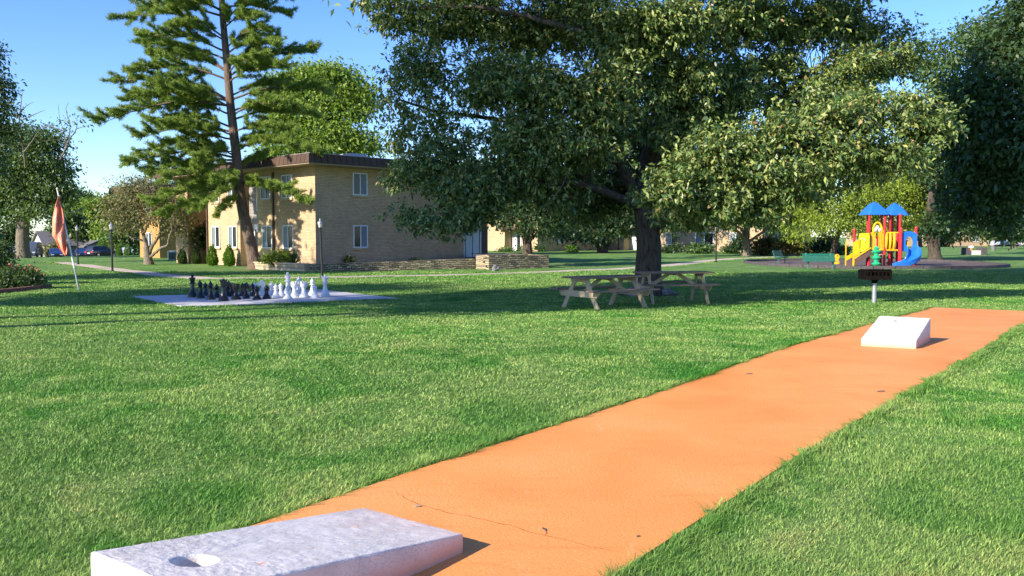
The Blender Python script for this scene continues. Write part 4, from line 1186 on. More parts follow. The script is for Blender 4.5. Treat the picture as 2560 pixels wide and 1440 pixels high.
# ------------------------------------------------------------------ vehicles
def car(name, label, x, y, heading, kind, paint, L=4.6, group='parked cars'):
    t = thing(name, label, 'van' if kind == 'van' else 'car', G(x, y, .02), heading, group)
    # stations: x from the nose (+) to the tail (-): (x, z bottom, z belt, z top, half width, half roof width)
    st = {'sedan': [(2.3,.35,.62,.66,.70,.60),(2.15,.25,.72,.76,.84,.66),(1.3,.22,.86,.90,.88,.72),(.85,.22,.92,.96,.89,.74),(.05,.22,.95,1.38,.89,.60),(-.75,.22,.96,1.42,.89,.60),(-1.55,.22,.98,1.08,.88,.64),(-2.15,.26,.94,.97,.84,.68),(-2.3,.40,.80,.84,.74,.64)],
          'suv': [(2.3,.40,.80,.85,.74,.64),(2.15,.30,.95,1.0,.88,.70),(1.2,.28,1.03,1.07,.92,.74),(.85,.28,1.06,1.12,.93,.74),(.2,.28,1.08,1.68,.93,.68),(-1.0,.28,1.10,1.74,.93,.68),(-1.95,.28,1.10,1.70,.92,.66),(-2.25,.32,1.06,1.2,.90,.74),(-2.3,.42,.95,1.0,.84,.70)],
          'van': [(2.6,.45,.95,1.0,.80,.68),(2.45,.32,1.12,1.18,.95,.78),(1.75,.30,1.22,1.28,1.0,.82),(1.05,.30,1.28,2.06,1.0,.80),(.4,.30,1.30,2.34,1.0,.78),(-1.6,.30,1.30,2.36,1.0,.78),(-2.5,.30,1.28,2.20,1.0,.80),(-2.58,.42,1.22,1.9,.94,.76),(-2.62,.5,1.1,1.16,.9,.8)]}[kind]
    k_ = L / (st[0][0] - st[-1][0])
    vs = []; fs = []
    for X_, zb, zl, zt_, w, wr in st:
        X_ *= k_; vs += [(X_,-w*.92,zb),(X_,-w,(zb+zl)/2),(X_,-w*.97,zl),(X_,-wr,zt_-.02),(X_,-wr*.7,zt_),(X_,wr*.7,zt_),(X_,wr,zt_-.02),(X_,w*.97,zl),(X_,w,(zb+zl)/2),(X_,w*.92,zb)]
    n = 10
    for i in range(len(st)-1):
        for k in range(n): fs.append((i*n+k, i*n+(k+1) % n, (i+1)*n+(k+1) % n, (i+1)*n+k))
    fs += [tuple(range(n)), tuple((len(st)-1)*n+k for k in range(n))]
    mk('body', MB().add(vs, fs), paint, t, smooth='auto')
    tall = [i for i, s in enumerate(st) if s[3]-s[2] > .3]
    f0, b0 = tall[0], tall[-1]
    def ring(i, zf, e):
        X_, zb, zl, zt_, w, wr = st[i]; w2 = w*.97 + (wr - w*.97)*zf
        return X_*k_, w2 + e, zl + (zt_-.02-zl)*zf
    # windscreen and rear window
    for (lo, hi, nm, sg) in ((f0-1, f0, 'windscreen', 1), (b0+1, b0, 'rear_window', -1)):
        xa, wa, za = ring(lo, 1, -.06); xb, wb, zb_ = ring(hi, .94, -.04)
        o_ = .02*sg
        mk(nm, MB().add([(xa*.99+o_,-wa,za+.015),(xa*.99+o_,wa,za+.015),(xb+o_,wb,zb_+.012),(xb+o_,-wb,zb_+.012),(xa*.99+o_-.02*sg,-wa,za-.03),(xa*.99+o_-.02*sg,wa,za-.03),(xb-.03*sg,wb,zb_-.03),(xb-.03*sg,-wb,zb_-.03)],
            [(0,1,2,3),(7,6,5,4),(0,4,5,1),(1,5,6,2),(2,6,7,3),(3,7,4,0)]), M['glass'], t)
    for s in (-1, 1):
        mb = MB()
        xa0, wa0, za0 = ring(f0-1, 1, .01); xs_ = []
        pa = [(st[f0][0]*k_ + .35*(f0 > 0)*k_*.9, st[f0][4]*.97+.012, st[f0][2]+.03)]
        loop = []
        for i in tall: a_ = ring(i, .08, .014); loop.append((a_[0], s*a_[1], a_[2]))
        for i in reversed(tall): a_ = ring(i, .86, .014); loop.append((a_[0], s*a_[1], a_[2]))
        n2 = len(loop); inn = [(x_, y_-s*.03, z_) for x_, y_, z_ in loop]
        mb.add(loop + inn, [tuple(range(n2)), tuple(reversed(range(n2, 2*n2)))] + [(i, n2+i, n2+(i+1) % n2, (i+1) % n2) for i in range(n2)])
        mk('side_window', mb, M['glass'], t)
        xm, wm_, zm = ring(f0-1, .9, 0); mk('mirror', MB().box(xm-.32, xm-.18, s*st[f0][4]*.98-.0, s*(st[f0][4]*.98+.2), st[f0][2]+.02, st[f0][2]+.18), paint, t)
        y_ = st[1][4]*.66
        mk('headlight', MB().box(st[1][0]*k_-.02, st[0][0]*k_+.02, min(s*(y_-.2), s*(y_+.2)), max(s*(y_-.2), s*(y_+.2)), st[0][2]-.16, st[0][2]-.01), M['headlamp'], t)
        mk('taillight', MB().box(st[-1][0]*k_-.02, st[-2][0]*k_+.03, min(s*(y_-.1), s*(y_+.24)), max(s*(y_-.1), s*(y_+.24)), st[-1][2]-.22, st[-1][2]+.0), M['taillamp'], t)
        for xw in (st[0][0]*k_*.62, st[-1][0]*k_*.60):
            R_ = .33 if kind == 'sedan' else .38
            wmb = MB(); wv = []; nn_ = 18
            for yy, rr in ((.0, R_*.6), (.0, R_), (.22, R_), (.22, R_*.55)):
                for k in range(nn_): wv.append((xw + rr*math.cos(2*PI*k/nn_), s*(st[3][4] - .2 + yy), R_ - .02 + rr*math.sin(2*PI*k/nn_)))
            wf = [(i*nn_+k, i*nn_+(k+1) % nn_, (i+1)*nn_+(k+1) % nn_, (i+1)*nn_+k) for i in range(3) for k in range(nn_)] + [tuple(range(nn_)), tuple(3*nn_+k for k in range(nn_))]
            wo = mk('wheel', wmb.add(wv, wf), M['tyre'], t)
            mk('rim', MB().tube([(xw, s*(st[3][4]+.018), R_-.02), (xw, s*(st[3][4]+.03), R_-.02)], R_*.55, 12), M['chrome'], wo)
    mk('grille', MB().box(st[0][0]*k_, st[0][0]*k_+.025, -.45, .45, st[0][1]+.08, st[0][2]-.12), M['black'], t)
    mk('number_plate', MB().box(st[-1][0]*k_-.025, st[-1][0]*k_, -.25, .25, st[-1][2]-.32, st[-1][2]-.2), M['white'], t)
    return t
def cx_at(px, Y): return (px - 1280) / F * Y
navy = carpaint('navy', (.015,.03,.09)); grey = carpaint('grey', (.09,.10,.12)); slate = carpaint('slate', (.10,.14,.22)); dark = carpaint('dark', (.012,.016,.03))
silver = carpaint('silver', (.38,.40,.43)); wht = carpaint('white', (.72,.72,.72)); blu = carpaint('blue', (.04,.10,.22))
car('parked_van', 'grey high-roof van behind the left tree trunk, front towards the camera', cx_at(82, 130), 130, -1.25, 'van', grey, 5.4)
car('parked_car', 'blue sedan right of the grey van, behind the red flag', cx_at(139, 130), 130, -1.0, 'sedan', navy)
car('parked_car', 'blue sedan seen between the flagpole and the next lamp post', cx_at(203, 131), 131, -1.05, 'sedan', navy)
car('parked_car', 'dark estate car, rightmost of the cars at left, seen from behind', cx_at(255, 131), 131, 1.15, 'suv', dark)
car('parked_car', 'white car peeking out between the two small conifers far left', cx_at(311, 128), 128.5, -1.2, 'sedan', wht)
car('parked_car', 'pale car at the far left behind the tree trunk and shrub', cx_at(28, 133), 133, -1.0, 'suv', silver)
gR = 'cars parked beyond the right lawn'
for px, Y, hd, k, pt, lb in [(2436, 196, -1.9, 'van', wht, 'white van, left end of the car row at far right'), (2455, 200, -1.3, 'suv', silver, 'silver car just right of the white van at far right'),
        (2474, 193, -1.6, 'suv', wht, 'white car between the white van and the blue car at far right'), (2498, 195, -1.0, 'suv', blu, 'blue car, largest of the row at far right'),
        (2520, 195, -1.2, 'sedan', silver, 'pale silver sedan right of the blue car at far right'), (2549, 194, -1.0, 'sedan', wht, 'white sedan at the right edge beside the thin trunk')]:
    car('parked_car' if k != 'van' else 'parked_van', lb, cx_at(px, Y), Y, hd, k, pt, 4.8, gR)
# far right court furniture: two dark blocks with a pale slab between them, and a tilted grey bin
p = GP(2440, 637)
t = thing('game_pit', 'two dark block ends with a pale slab between them, on the far right lawn', 'pit', p); s_ = p.y / F
mk('end_block', MB().box(-31*s_, -22*s_, -.5, .5, -.1, 18*s_), M['timber'], t); mk('end_block', MB().box(8*s_, 21*s_, -.5, .5, -.1, 18*s_), M['timber'], t)
mk('slab', MB().box(-21.9*s_, 7.9*s_, -.3, .5, -.1, 11*s_), M['slab'], t)
p = GP(2483, 627); s_ = p.y / F
t = thing('litter_bin', 'grey bin with a pale slanted lid right of the dark blocks on the far lawn', 'bin', p, .3)
mk('bin_body', MB().lathe([(4.5*s_,-.1),(6*s_,14*s_)], 16), M['greysiding'], t); mk('lid', MB().prism([(-7*s_,14.2*s_),(7*s_,14.2*s_),(7*s_,20*s_),(-7*s_,16*s_)], 'y', -5*s_, 5*s_), M['white'], t)
M['orange_pot'] = pbr('orange_pot', (.75,.25,.04), .6)
p = GP(2428, 628); s_ = p.y / F
t = thing('planter_pot', 'small orange pot with white flowers beside the dark blocks at far right', 'pot', p)
mk('pot', MB().lathe([(3.5*s_,0),(5*s_,6*s_),(4.5*s_,6*s_)], 14), M['orange_pot'], t)
mk('flowers', MB().lathe([(3*s_,6*s_),(7*s_,9*s_),(6*s_,12*s_),(1*s_,14*s_)], 12), M['white'], t, smooth=True)
# ------------------------------------------------------------------ foliage
def unit(v): return v / np.maximum(1e-9, np.linalg.norm(v, axis=1, keepdims=True))

def leaf_cloud(clumps, n, L, W, per=14, tw=.35, shell=.45, droop=.35, up=.6, flat=.6, seed=0, mid=None, spin=.55):
    """clumps: list of (center xyz, radii xyz[, weight]); returns verts (n*4,3)"""
    r = np.random.default_rng(seed + 11)
    cs = np.array([c[0] for c in clumps], float); rs = np.array([c[1] for c in clumps], float)
    w = np.array([(c[2] if len(c) > 2 else 1) * (c[1][0] * c[1][2] + c[1][1] * c[1][2]) for c in clumps]); w = w / w.sum()
    K = max(1, n // per)
    ci = r.choice(len(clumps), K, p=w)
    d = unit(r.normal(size=(K, 3)))
    rad = (shell + (1 - shell) * r.random(K) ** .7) * (1 + .16 * r.normal(size=K))
    tips = cs[ci] + d * rs[ci] * rad[:, None]
    rep = np.repeat(np.arange(K), per); m = len(rep)
    out = unit(d * rs[ci])[rep]
    if mid:      # leaves sit in small rosettes on the twig tips of each spray
        ns, sp = mid; nsub = per // ns
        sub = tips[np.repeat(np.arange(K), nsub)] + r.normal(size=(K * nsub, 3)) * sp * np.array([1, 1, flat])
        rep2 = np.repeat(np.arange(K * nsub), ns); rep = np.repeat(np.arange(K), nsub * ns); m = len(rep)
        out = unit(d * rs[ci])[rep]
        pos = sub[rep2] + r.normal(size=(m, 3)) * tw
    else: pos = tips[rep] + r.normal(size=(m, 3)) * tw * np.array([1, 1, flat])
    ax = unit(out * .55 + r.normal(size=(m, 3)) * spin + np.array([0, 0, -droop]))
    nr = r.normal(size=(m, 3)) * .55 + out * .35 + np.array([0, 0, up])
    nr = unit(nr - ax * (nr * ax).sum(1, keepdims=True))
    sd = np.cross(ax, nr)
    sc_ = (.65 + .7 * r.random(m))[:, None]
    l, wd = L * sc_, W * sc_
    b = pos; tip = pos + ax * l - np.array([0, 0, 1]) * l * .12
    m1 = pos + ax * l * .5 + sd * wd * .5 + nr * wd * .18; m2 = pos + ax * l * .5 - sd * wd * .5 + nr * wd * .18
    return np.stack([b, m1, tip, m2], 1).reshape(-1, 3), tips

def foliage(name, clumps, n, L, W, m, parent, off, **kw):
    V, tips = leaf_cloud(clumps, n, L, W, **kw)
    return mk_np(name, V - np.array(off), 4, m, parent), tips

def limb(mb, pts, r0, r1, n=8, wob=.0, seed=0):
    pts = [Vector(p) for p in pts]; R = random.Random(seed)
    dense = []
    for i in range(len(pts)-1):
        p0, p1, p2, p3 = pts[max(i-1,0)], pts[i], pts[i+1], pts[min(i+2, len(pts)-1)]
        for k in range(5):
            u = k/5; q_ = .5*((2*p1)+(p2-p0)*u+(2*p0-5*p1+4*p2-p3)*u*u+(3*p1-p0-3*p2+p3)*u**3)
            dense.append(q_ + Vector((R.uniform(-wob,wob), R.uniform(-wob,wob), R.uniform(-wob,wob)))*(1 if i+k else 0))
    dense.append(pts[-1]); m = len(dense)-1
    mb.tube(dense, [r0 + (r1-r0)*(i/m) for i in range(m+1)], n)
    return dense

def trunk_mesh(mb, pts, r0, r1, flare=1.35, n=14):
    pts = [Vector(p) for p in pts]
    d = limb(MB(), pts, r0, r1, n)
    m = len(d)-1; L = sum((d[i+1]-d[i]).length for i in range(m)); s = 0; rad = []
    for i in range(m+1):
        if i: s += (d[i]-d[i-1]).length
        rad.append((r0 + (r1-r0)*s/L) * (1 + (flare-1)*math.exp(-s/.35)))
    mb.tube([d[0] - Vector((0,0,.3))] + d, [rad[0]*1.05] + rad, n)

def connect(mb, base_pts, tips, k, r, seed, off=None):
    """thin branches from nearby skeleton points to some leaf tips"""
    R = np.random.default_rng(seed)
    bp = np.array([tuple(p) for p in base_pts]); idx = R.choice(len(tips), min(k, len(tips)), replace=False)
    for i in idx:
        t_ = tips[i]; dd = np.linalg.norm(bp - t_, axis=1) + (bp[:, 2] > t_[2] + .5) * 2.0
        b = bp[np.argmin(dd)]
        mid = (b + t_) / 2 + R.normal(size=3) * .12 * np.linalg.norm(t_ - b) + np.array([0, 0, .08 * np.linalg.norm(t_ - b)])
        mb.tube([Vector(b), Vector(mid), Vector(t_)], [r, r*.6, r*.2], 5, cap=False)

def PC(px, py, Y, rx, ry, rd, w=1):
    """clump seen at a photo position, at real distance Y, radii given in photo pixels, depth radius in metres"""
    c = P(px, py, Y); s = Y / F
    return (tuple(c), (rx * s, rd, ry * s), w)

def tree(name, label, base, trunk, limbs, clumps, n, L, W, lm, bm, group=None, twigs=40, twr=.02, cat='tree', extra=None, seed=1, r=(.3, .15), flare=1.35, **kw):
    t = thing(name, label, cat, base, 0, group); off = tuple(base)
    mb = MB()
    sk = []
    if trunk:
        trunk_mesh(mb, trunk, r[0], r[1], flare); sk += [Vector(p) for p in trunk[1:]]
    mk('trunk', mb, M[bm], t, smooth=True, off=off) if trunk else None
    V, tips = leaf_cloud(clumps, n, L, W, seed=seed, **kw)
    mb = MB()
    for i, (pts, a, b) in enumerate(limbs): sk += limb(mb, pts, a, b, 9, .02, i)[2:]
    if sk and twigs: connect(mb, sk, tips, twigs, twr, seed)
    if mb.v: mk('branches', mb, M[bm], t, smooth=True, off=off)
    mk_np('crown', V - np.array(off), 4, M[lm], t)
    return t

# ---- the big tree
yb = GP(1622, 737); Y0 = yb.y
TP = lambda px, py, dy=0: P(px, py, Y0 + dy)
oak_trunk = [yb, TP(1620, 690), TP(1622, 620), TP(1618, 560), TP(1612, 490), TP(1620, 420, .2), TP(1650, 300, .5), TP(1672, 180, .8), TP(1690, 40, 1.2), TP(1700, -150, 1.6), TP(1690, -420, 1.8)]
oak_limbs = [([TP(1618,560), TP(1585,480,-.2), TP(1545,400,-.5), TP(1515,330,-.9), TP(1500,250,-1.2), TP(1490,160,-1.4)], .22, .07),
 ([TP(1600,520), TP(1560,500,-.8), TP(1490,470,-1.6), TP(1400,455,-1.8), TP(1280,470,-1.8), TP(1150,500,-2), TP(1040,540,-2.3)], .15, .03),
 ([TP(1545,410,-.5), TP(1480,370,0), TP(1380,330,.5), TP(1250,300,.8), TP(1100,280,.8), TP(1000,250,.8)], .13, .03),
 ([TP(1640,580), TP(1680,520,-1.2), TP(1740,470,-2.4), TP(1830,430,-3.4), TP(1950,390,-4), TP(2100,340,-4.2), TP(2240,290,-4.2)], .17, .03),
 ([TP(1740,470,-2.4), TP(1800,500,-3.4), TP(1880,500,-4), TP(1960,470,-4)], .07, .02),
 ([TP(1640,380,.3), TP(1720,330,1), TP(1800,290,1.6), TP(1900,230,2), TP(2030,180,2.2), TP(2150,150,2.2)], .16, .04),
 ([TP(1660,260,.5), TP(1600,180,-.6), TP(1500,100,-1.2), TP(1350,50,-1), TP(1200,20,-.5), TP(1050,20,0)], .13, .03),
 ([TP(1680,130,.8), TP(1760,60,.4), TP(1850,-30,0), TP(1950,-150,0)], .12, .04),
 ([TP(1690,0,1.2), TP(1620,-120,2), TP(1500,-260,2.5)], .12, .04),
 ([TP(1620,600), TP(1660,560,.8), TP(1720,530,2), TP(1800,500,3.2)], .09, .03)]
oc = []
for a in [(990,20,28,85,60,1.3,0.6),(1075,70,27.5,80,55,1.4,0.6),(1050,180,26.5,85,65,1.4,0.525),(985,250,27,45,50,1,0.35),(1100,290,26.5,90,60,1.3,0.49),(1010,335,27,55,60,1,0.28),
          (1130,380,26,80,55,1.2,0.6),(1040,430,26,65,40,1,0.9),(1150,470,25,80,45,1),(1020,535,24.5,55,24,0.7,0.9),(1090,560,24.3,55,22,0.7,0.9),(1170,530,24.6,70,35,0.9),(1225,470,25,70,55,1),
          (1180,40,28,110,70,1.6),(1300,80,28,110,70,1.7),(1420,50,27.5,110,80,1.7),(1230,200,26,100,80,1.5),(1340,220,25.5,95,75,1.5),(1280,330,25.5,90,70,1.4),(1370,360,25,90,65,1.3),
          (1300,440,25.5,90,60,1.3),(1400,470,26,90,55,1.3),(1450,240,25,90,80,1.3),(1470,370,25,80,60,1.2),(1520,80,26,100,80,1.5),(1560,190,25,80,65,1.2),(1600,60,25,90,60,1.3),(1530,290,25,65,60,1),
          (1700,60,25,90,60,1.3),(1790,70,27,100,70,1.5,0.9),(1880,40,27.5,90,60,1.5),(1990,60,28,90,60,1.5,0.9),(1730,190,26,70,60,1.2,0.8),(1820,200,27,80,50,1.3,0.8),(1930,160,28,80,50,1.4,0.8),
          (2080,40,28.5,90,55,1.5),(2170,80,28,80,45,1.3,0.8),(2060,210,27.5,90,55,1.4),(2160,170,27,80,50,1.3),(2230,150,27.5,60,45,1.2,0.8),(2120,260,27,80,40,1.3),(1960,250,28,80,45,1.3,0.8),
          (1570,470,28.5,90,70,1.4),(1480,500,28.5,90,60,1.4),(1720,420,28.5,80,60,1.3),(1820,390,28,80,50,1.2),(1620,340,28.5,70,80,1.3,.8),(1720,300,28,60,45,1.2,.9),(1800,310,27.5,50,35,1.1,.9),(1690,250,28,40,50,1.1,.9),(1710,325,26.6,42,40,.9,1.5),(1765,290,26.6,45,36,.9,1.4),(1840,255,26.8,50,36,.9,1.3),(1700,190,26.5,50,40,1,1.2),(1640,230,25.6,40,50,.8,1),(1650,330,25.7,36,40,.7,.9),(1650,130,25.6,50,40,.8,1)]: oc.append(PC(*a))
for a in [(1680,470,21.6,55,48,.8),(1640,500,21.5,26,22,.5),(1740,420,21.8,70,55,1),(1790,490,22,80,60,1),(1810,370,22.2,80,55,1.1),(1880,420,22,85,65,1.1),(1900,510,22.5,70,45,1),(1960,340,22.2,80,60,1.1),
          (1990,440,22,80,60,1.1),(2060,290,22.3,75,50,1.1),(2090,380,22,80,60,1.1),(2060,460,22.6,50,30,.9,.7),(2170,300,22.2,75,50,1.1),(2200,390,22.2,75,55,1),(2260,270,22.3,60,45,.9),(2310,320,22.5,50,50,.9),(1700,540,23.5,55,26,.8),(1770,545,24.5,50,22,.8,.7)]: oc.append(PC(*a))
up_ = [((x, y, z), (r_, r_, r_ * .75), .55) for x, y, z, r_ in [(-2,26,11,2.6),(1,24.5,11.8,2.8),(4.5,25,11.5,2.8),(8,25,11.2,2.8),(10.5,26,10.5,2.3),(0,28,12.5,2.8),(4,28.5,14,3),(8,29,13,2.8),(2.5,25.5,15,2.8),(6,25.5,15,2.8),(4.5,27,17.2,2.5),(11.5,29,11.5,2.4),(-3.5,29,10.5,2.2)]]
tree('oak_tree', 'huge oak with a thick dark trunk and glossy leaves, above the two picnic tables', yb, oak_trunk, oak_limbs, oc, 270000, .140, .058, 'leaf_oak', 'bark',
     twigs=420, twr=.018, seed=3, r=(.40, .12), flare=1.32, per=56, tw=.045, shell=.2, droop=.4, up=.55, flat=.6, mid=(8, .24), spin=.75)
o_oak = bpy.data.objects[-1] if False else None
oak = [o for o in sc.objects if o.name == 'oak_tree'][0]
V, tips = leaf_cloud(up_, 26000, .34, .16, per=16, tw=.45, shell=.3, seed=5)
mk_np('upper_crown', V - np.array(tuple(yb)), 4, M['leaf_oak'], oak)
# pale broken twig hanging under the left limb
mb = MB(); limb(mb, [TP(1415,440,-2.4), TP(1405,465,-2.4), TP(1385,492,-2.4), TP(1372,515,-2.4), TP(1367,536,-2.4)], .016, .008, 6)
mk('hanging_twig', mb, M['barkgrey'], oak, smooth=True, off=tuple(yb))

# ---- white pine
pb = GP(640, 673); YP = pb.y
PP = lambda px, py, dy=0: P(px, py, YP + dy)
t = thing('pine_tree', 'tall white pine with long drooping sprays and a leaning dark trunk before the brick building', 'tree', pb); off = tuple(pb)
mb = MB(); ptr = [pb, PP(632,640), PP(622,590), PP(608,530), PP(598,470), PP(592,400), PP(584,330), PP(576,260), PP(570,190), PP(563,110), PP(556,30), PP(550,-80), PP(545,-200), PP(540,-330)]
trunk_mesh(mb, ptr, .34, .07, 1.5); mk('trunk', mb, M['barkpine'], t, smooth=True, off=off)
# branches: start on trunk (x,y), tip (x,y), depth of the tip, plume thickness
br = [((562,95),(400,30),-1,26),((556,40),(330,45),.5,26),((557,30),(430,5),-1.5,24),((552,0),(370,-30),0,28),((560,60),(640,0),-1,22),((556,20),(725,40),0,20),((552,-20),(700,-10),-.8,24),
      ((566,130),(360,90),-.6,24),((568,150),(380,140),.8,20),((566,120),(660,70),-1,22),((570,180),(360,110),1.2,18),((571,200),(330,180),-.3,22),((570,170),(690,100),.5,22),((572,190),(780,130),0,20),((572,180),(640,150),-1.4,24),
      ((575,250),(290,205),.6,17),((577,265),(250,310),-.6,24),((576,255),(330,250),.2,24),((578,270),(400,220),-1.3,26),((580,290),(420,270),1,24),((576,240),(720,215),.6,20),((578,250),(810,230),0,18),
      ((580,290),(700,260),-1,22),((583,330),(350,345),-.6,22),((586,350),(400,370),.6,22),((585,340),(420,320),-1.4,24),((582,300),(790,290),.4,18),((584,330),(730,330),-.6,22),
      ((590,395),(320,410),-.5,18),((591,400),(370,430),.5,22),((592,410),(420,445),-1.4,24),((590,380),(490,400),-1,24),((588,370),(800,385),-.9,16),((590,380),(700,350),-.4,14),
      ((596,450),(385,510),-.8,22),((597,460),(420,540),.3,22),((598,465),(500,520),-1.4,24),((596,455),(470,470),.9,24),((600,480),(545,540),-.6,20),((594,430),(550,455),-1.4,18),
      ((597,455),(770,505),-1.2,15),((598,462),(690,468),-.8,15),
      ((550,-60),(400,-80),-.5,26),((548,-100),(680,-90),.5,26),((546,-150),(430,-170),.6,26),((545,-180),(640,-200),-.6,26),((542,-260),(540,-330),0,40),((544,-200),(455,-225),.3,28),((543,-230),(620,-255),-.3,28),((548,-110),(500,-60),-1.6,26),((550,-60),(610,-40),-1.8,24)]
R = random.Random(77)
env = [(-60, 180, 170), (40, 215, 170), (120, 205, 190), (200, 230, 215), (270, 290, 210), (340, 220, 190), (410, 230, 90), (490, 175, 60), (530, 110, 20)]
trk = [(673, 640), (590, 622), (470, 598), (330, 584), (190, 570), (30, 556), (-120, 548)]
lerp_ = lambda tb, x, k: float(np.interp(x, [e[0] for e in tb], [e[k] for e in tb]))
for n_ in range(15):
    y_ = -60 + n_ * 36 + R.uniform(-6, 6); x_ = float(np.interp(y_, [q_[0] for q_ in trk[::-1]], [q_[1] for q_ in trk[::-1]]))
    sgn = -1 if (n_ % 2 == 0) else 1; L_ = lerp_(env, y_, 1 if sgn < 0 else 2) * R.uniform(.4, .9)
    if y_ > 430 and sgn > 0: continue
    br.append(((x_, y_ + 20), (x_ + sgn * L_, y_ + R.uniform(-25, 18)), R.choice((-1.2, -.5, .6, 1.1)), R.uniform(16, 25)))
mb = MB(); tuft = []; R = random.Random(4)
for i, ((ax_, ay), (bx2, by2), dy, th) in enumerate(br):
    a = PP(ax_, ay); b = PP(bx2, by2, dy * 1.7); Ld = (b - a).length
    sag = Vector((0, 0, .10 * Ld if by2 < 420 else .05 * Ld))
    p1 = a.lerp(b, .35) + sag * .9; p2 = a.lerp(b, .7) + sag * .7
    dense = limb(mb, [a, p1, p2, b], .03 + .007 * Ld, .008, 6, .02, i)
    fw = (b - a).normalized(); side = fw.cross(Vector((0, 0, 1))).normalized()
    if side.length < .5: side = Vector((1, 0, 0))
    nsub = int(Ld * 4.2) + 8
    for j in range(nsub):
        u = .15 + .85 * (j + R.random()) / nsub
        k = min(len(dense)-2, int(u*(len(dense)-1))); c = dense[k].lerp(dense[k+1], u*(len(dense)-1)-k)
        an = R.choice((-1, 1)) * R.uniform(.35, 1.15); el_ = R.uniform(-.25, .62)
        d_ = (fw * math.cos(an) + side * math.sin(an)); d_.z = d_.z * .6 + el_; d_.normalize()
        Ls = (.45 + .9 * R.random()) * min(1.5, .22 * Ld + .35) * (1.15 - .55 * u) * th / 22
        if j % 2 == 0: mb.tube([c, c + d_ * Ls * .5, c + d_ * Ls + Vector((0, 0, .06))], [.012, .008, .003], 4, cap=False)
        nt_ = int(Ls * 19) + 4
        for q in range(nt_):
            v = .12 + .88 * (q + R.random()) / nt_
            tuft.append((c + d_ * Ls * v + Vector((R.gauss(0, .035), R.gauss(0, .035), R.gauss(.02, .04))), d_, 1))
    for q in range(5): tuft.append((b + Vector((R.gauss(0, .05), R.gauss(0, .05), R.gauss(0, .05))), fw, 1))
mk('branches', mb, M['barkpine'], t, smooth=True, off=off)
tp = np.array([tuple(x[0]) for x in tuft]); td = np.array([tuple(x[1]) for x in tuft])
per = 15; rep = np.repeat(np.arange(len(tp)), per); m = len(rep); r_ = np.random.default_rng(9)
ax_ = unit(td[rep] * .55 + r_.normal(size=(m, 3)) * .62 + np.array([0, 0, .28]))
pos = tp[rep] + r_.normal(size=(m, 3)) * .035
ln = (.13 + .09 * r_.random(m))[:, None]
sd = unit(np.cross(ax_, r_.normal(size=(m, 3)))) * .012
V = np.stack([pos - sd, pos + sd, pos + ax_ * ln + sd * .4, pos + ax_ * ln - sd * .4], 1).reshape(-1, 3)
mk_np('needles', V - np.array(off), 4, M['needle'], t)

# ---- generic broadleaf tree from pixel description
def btree(name, label, base_px, Y, tr_px, clumps, n, L, W, lm, bm, r, group=None, limbs=(), twigs=60, seed=1, **kw):
    if Y is None: b = GP(*base_px); Y = b.y
    else:
        x = (base_px[0]-1280)/F*Y; b = G(x, Y)
    tr = [b] + [P(px, py, Y) for px, py in tr_px]
    lb = [([P(px, py, Y + dy) for px, py, dy in pts], a, c) for pts, a, c in limbs]
    cl = [PC(px, py, Y + dy, rx, ry, rx * Y / F * .9, *w) for px, py, dy, rx, ry, *w in clumps]
    return tree(name, label, b, tr, lb, cl, n, L, W, lm, bm, group, twigs, .012 * Y / 30, seed=seed, r=r, **kw)
gb = 'background trees beyond the lawns'
btree('shade_tree', 'dark tree growing out of the tall stone planter', (1318,636), 53.5, [(1318,615),(1316,590),(1312,540),(1305,470)],
      [(1300,500,0,70,50),(1240,470,0,60,45),(1370,500,0,70,50),(1310,430,0,90,50),(1260,545,-1,40,22),(1380,560,0,45,25),(1340,565,-1.5,40,20),(1400,450,1,60,45)], 15000, .22, .11, 'leaf_dark', 'bark', (.32,.18),
      limbs=[([(1318,600,0),(1345,585,0),(1375,565,0),(1400,550,.5)], .13, .05), ([(1316,590,0),(1290,560,0),(1255,530,0)], .12, .04)], seed=21, per=12, tw=.4)
btree('shade_tree', 'dark multi-stemmed tree spreading from the ground left of the big trunk', (1506,629), 92, [(1500,612)],
      [(1480,540,0,70,45),(1420,560,0,55,35),(1550,530,0,70,50),(1500,470,1,90,50),(1440,500,0,60,45),(1575,560,1,45,26),(1400,585,0,30,14),(1470,590,-2,45,18),(1540,575,-1,36,16),(1500,380,1,90,50,.6),(1440,340,0,80,50,.6),(1570,330,1,90,50,.6),(1510,260,0,80,60,.6),(1620,420,1,70,50,.6)], 22000, .34, .18, 'leaf_dark', 'bark', (.5,.35),  # upper clumps added behind the oak to shade the right-hand building
      limbs=[([(1503,624,0),(1480,600,0),(1450,570,0),(1425,545,0)], .28, .08), ([(1506,624,0),(1510,595,0),(1505,540,0)], .28, .1), ([(1510,624,0),(1530,595,0),(1545,550,0)], .28, .1), ([(1507,624,-1),(1490,590,-1),(1475,545,-1)], .2, .08)], seed=22, per=12, tw=.6)
btree('shade_tree', 'spreading tree with long curved limbs between the two grey lamp posts', (1866,640), None, [(1866,610),(1865,590),(1868,560),(1875,510)],
      [(1700,548,-2,45,24),(1760,535,-2,55,28),(1830,530,-3,60,35),(1900,520,-1,60,40),(1950,540,0,60,35),(1860,480,0,100,45),(1980,500,1,60,40),(1760,500,0,70,40),(1680,568,-2,26,10,.6),(1740,566,-2.5,26,9,.6)], 16000, .30, .16, 'leaf_mid', 'barkgrey', (.36,.22),
      limbs=[([(1865,600,0),(1845,580,-1),(1815,568,-2),(1780,572,-2.5),(1740,580,-2.5),(1700,580,-2.5)], .16, .05), ([(1866,595,0),(1850,570,-.5),(1820,557,-1),(1790,556,-1)], .13, .05), ([(1870,606,0),(1900,585,-.5),(1940,555,-1),(1975,530,-1)], .15, .06)], seed=23, per=12, tw=.5)
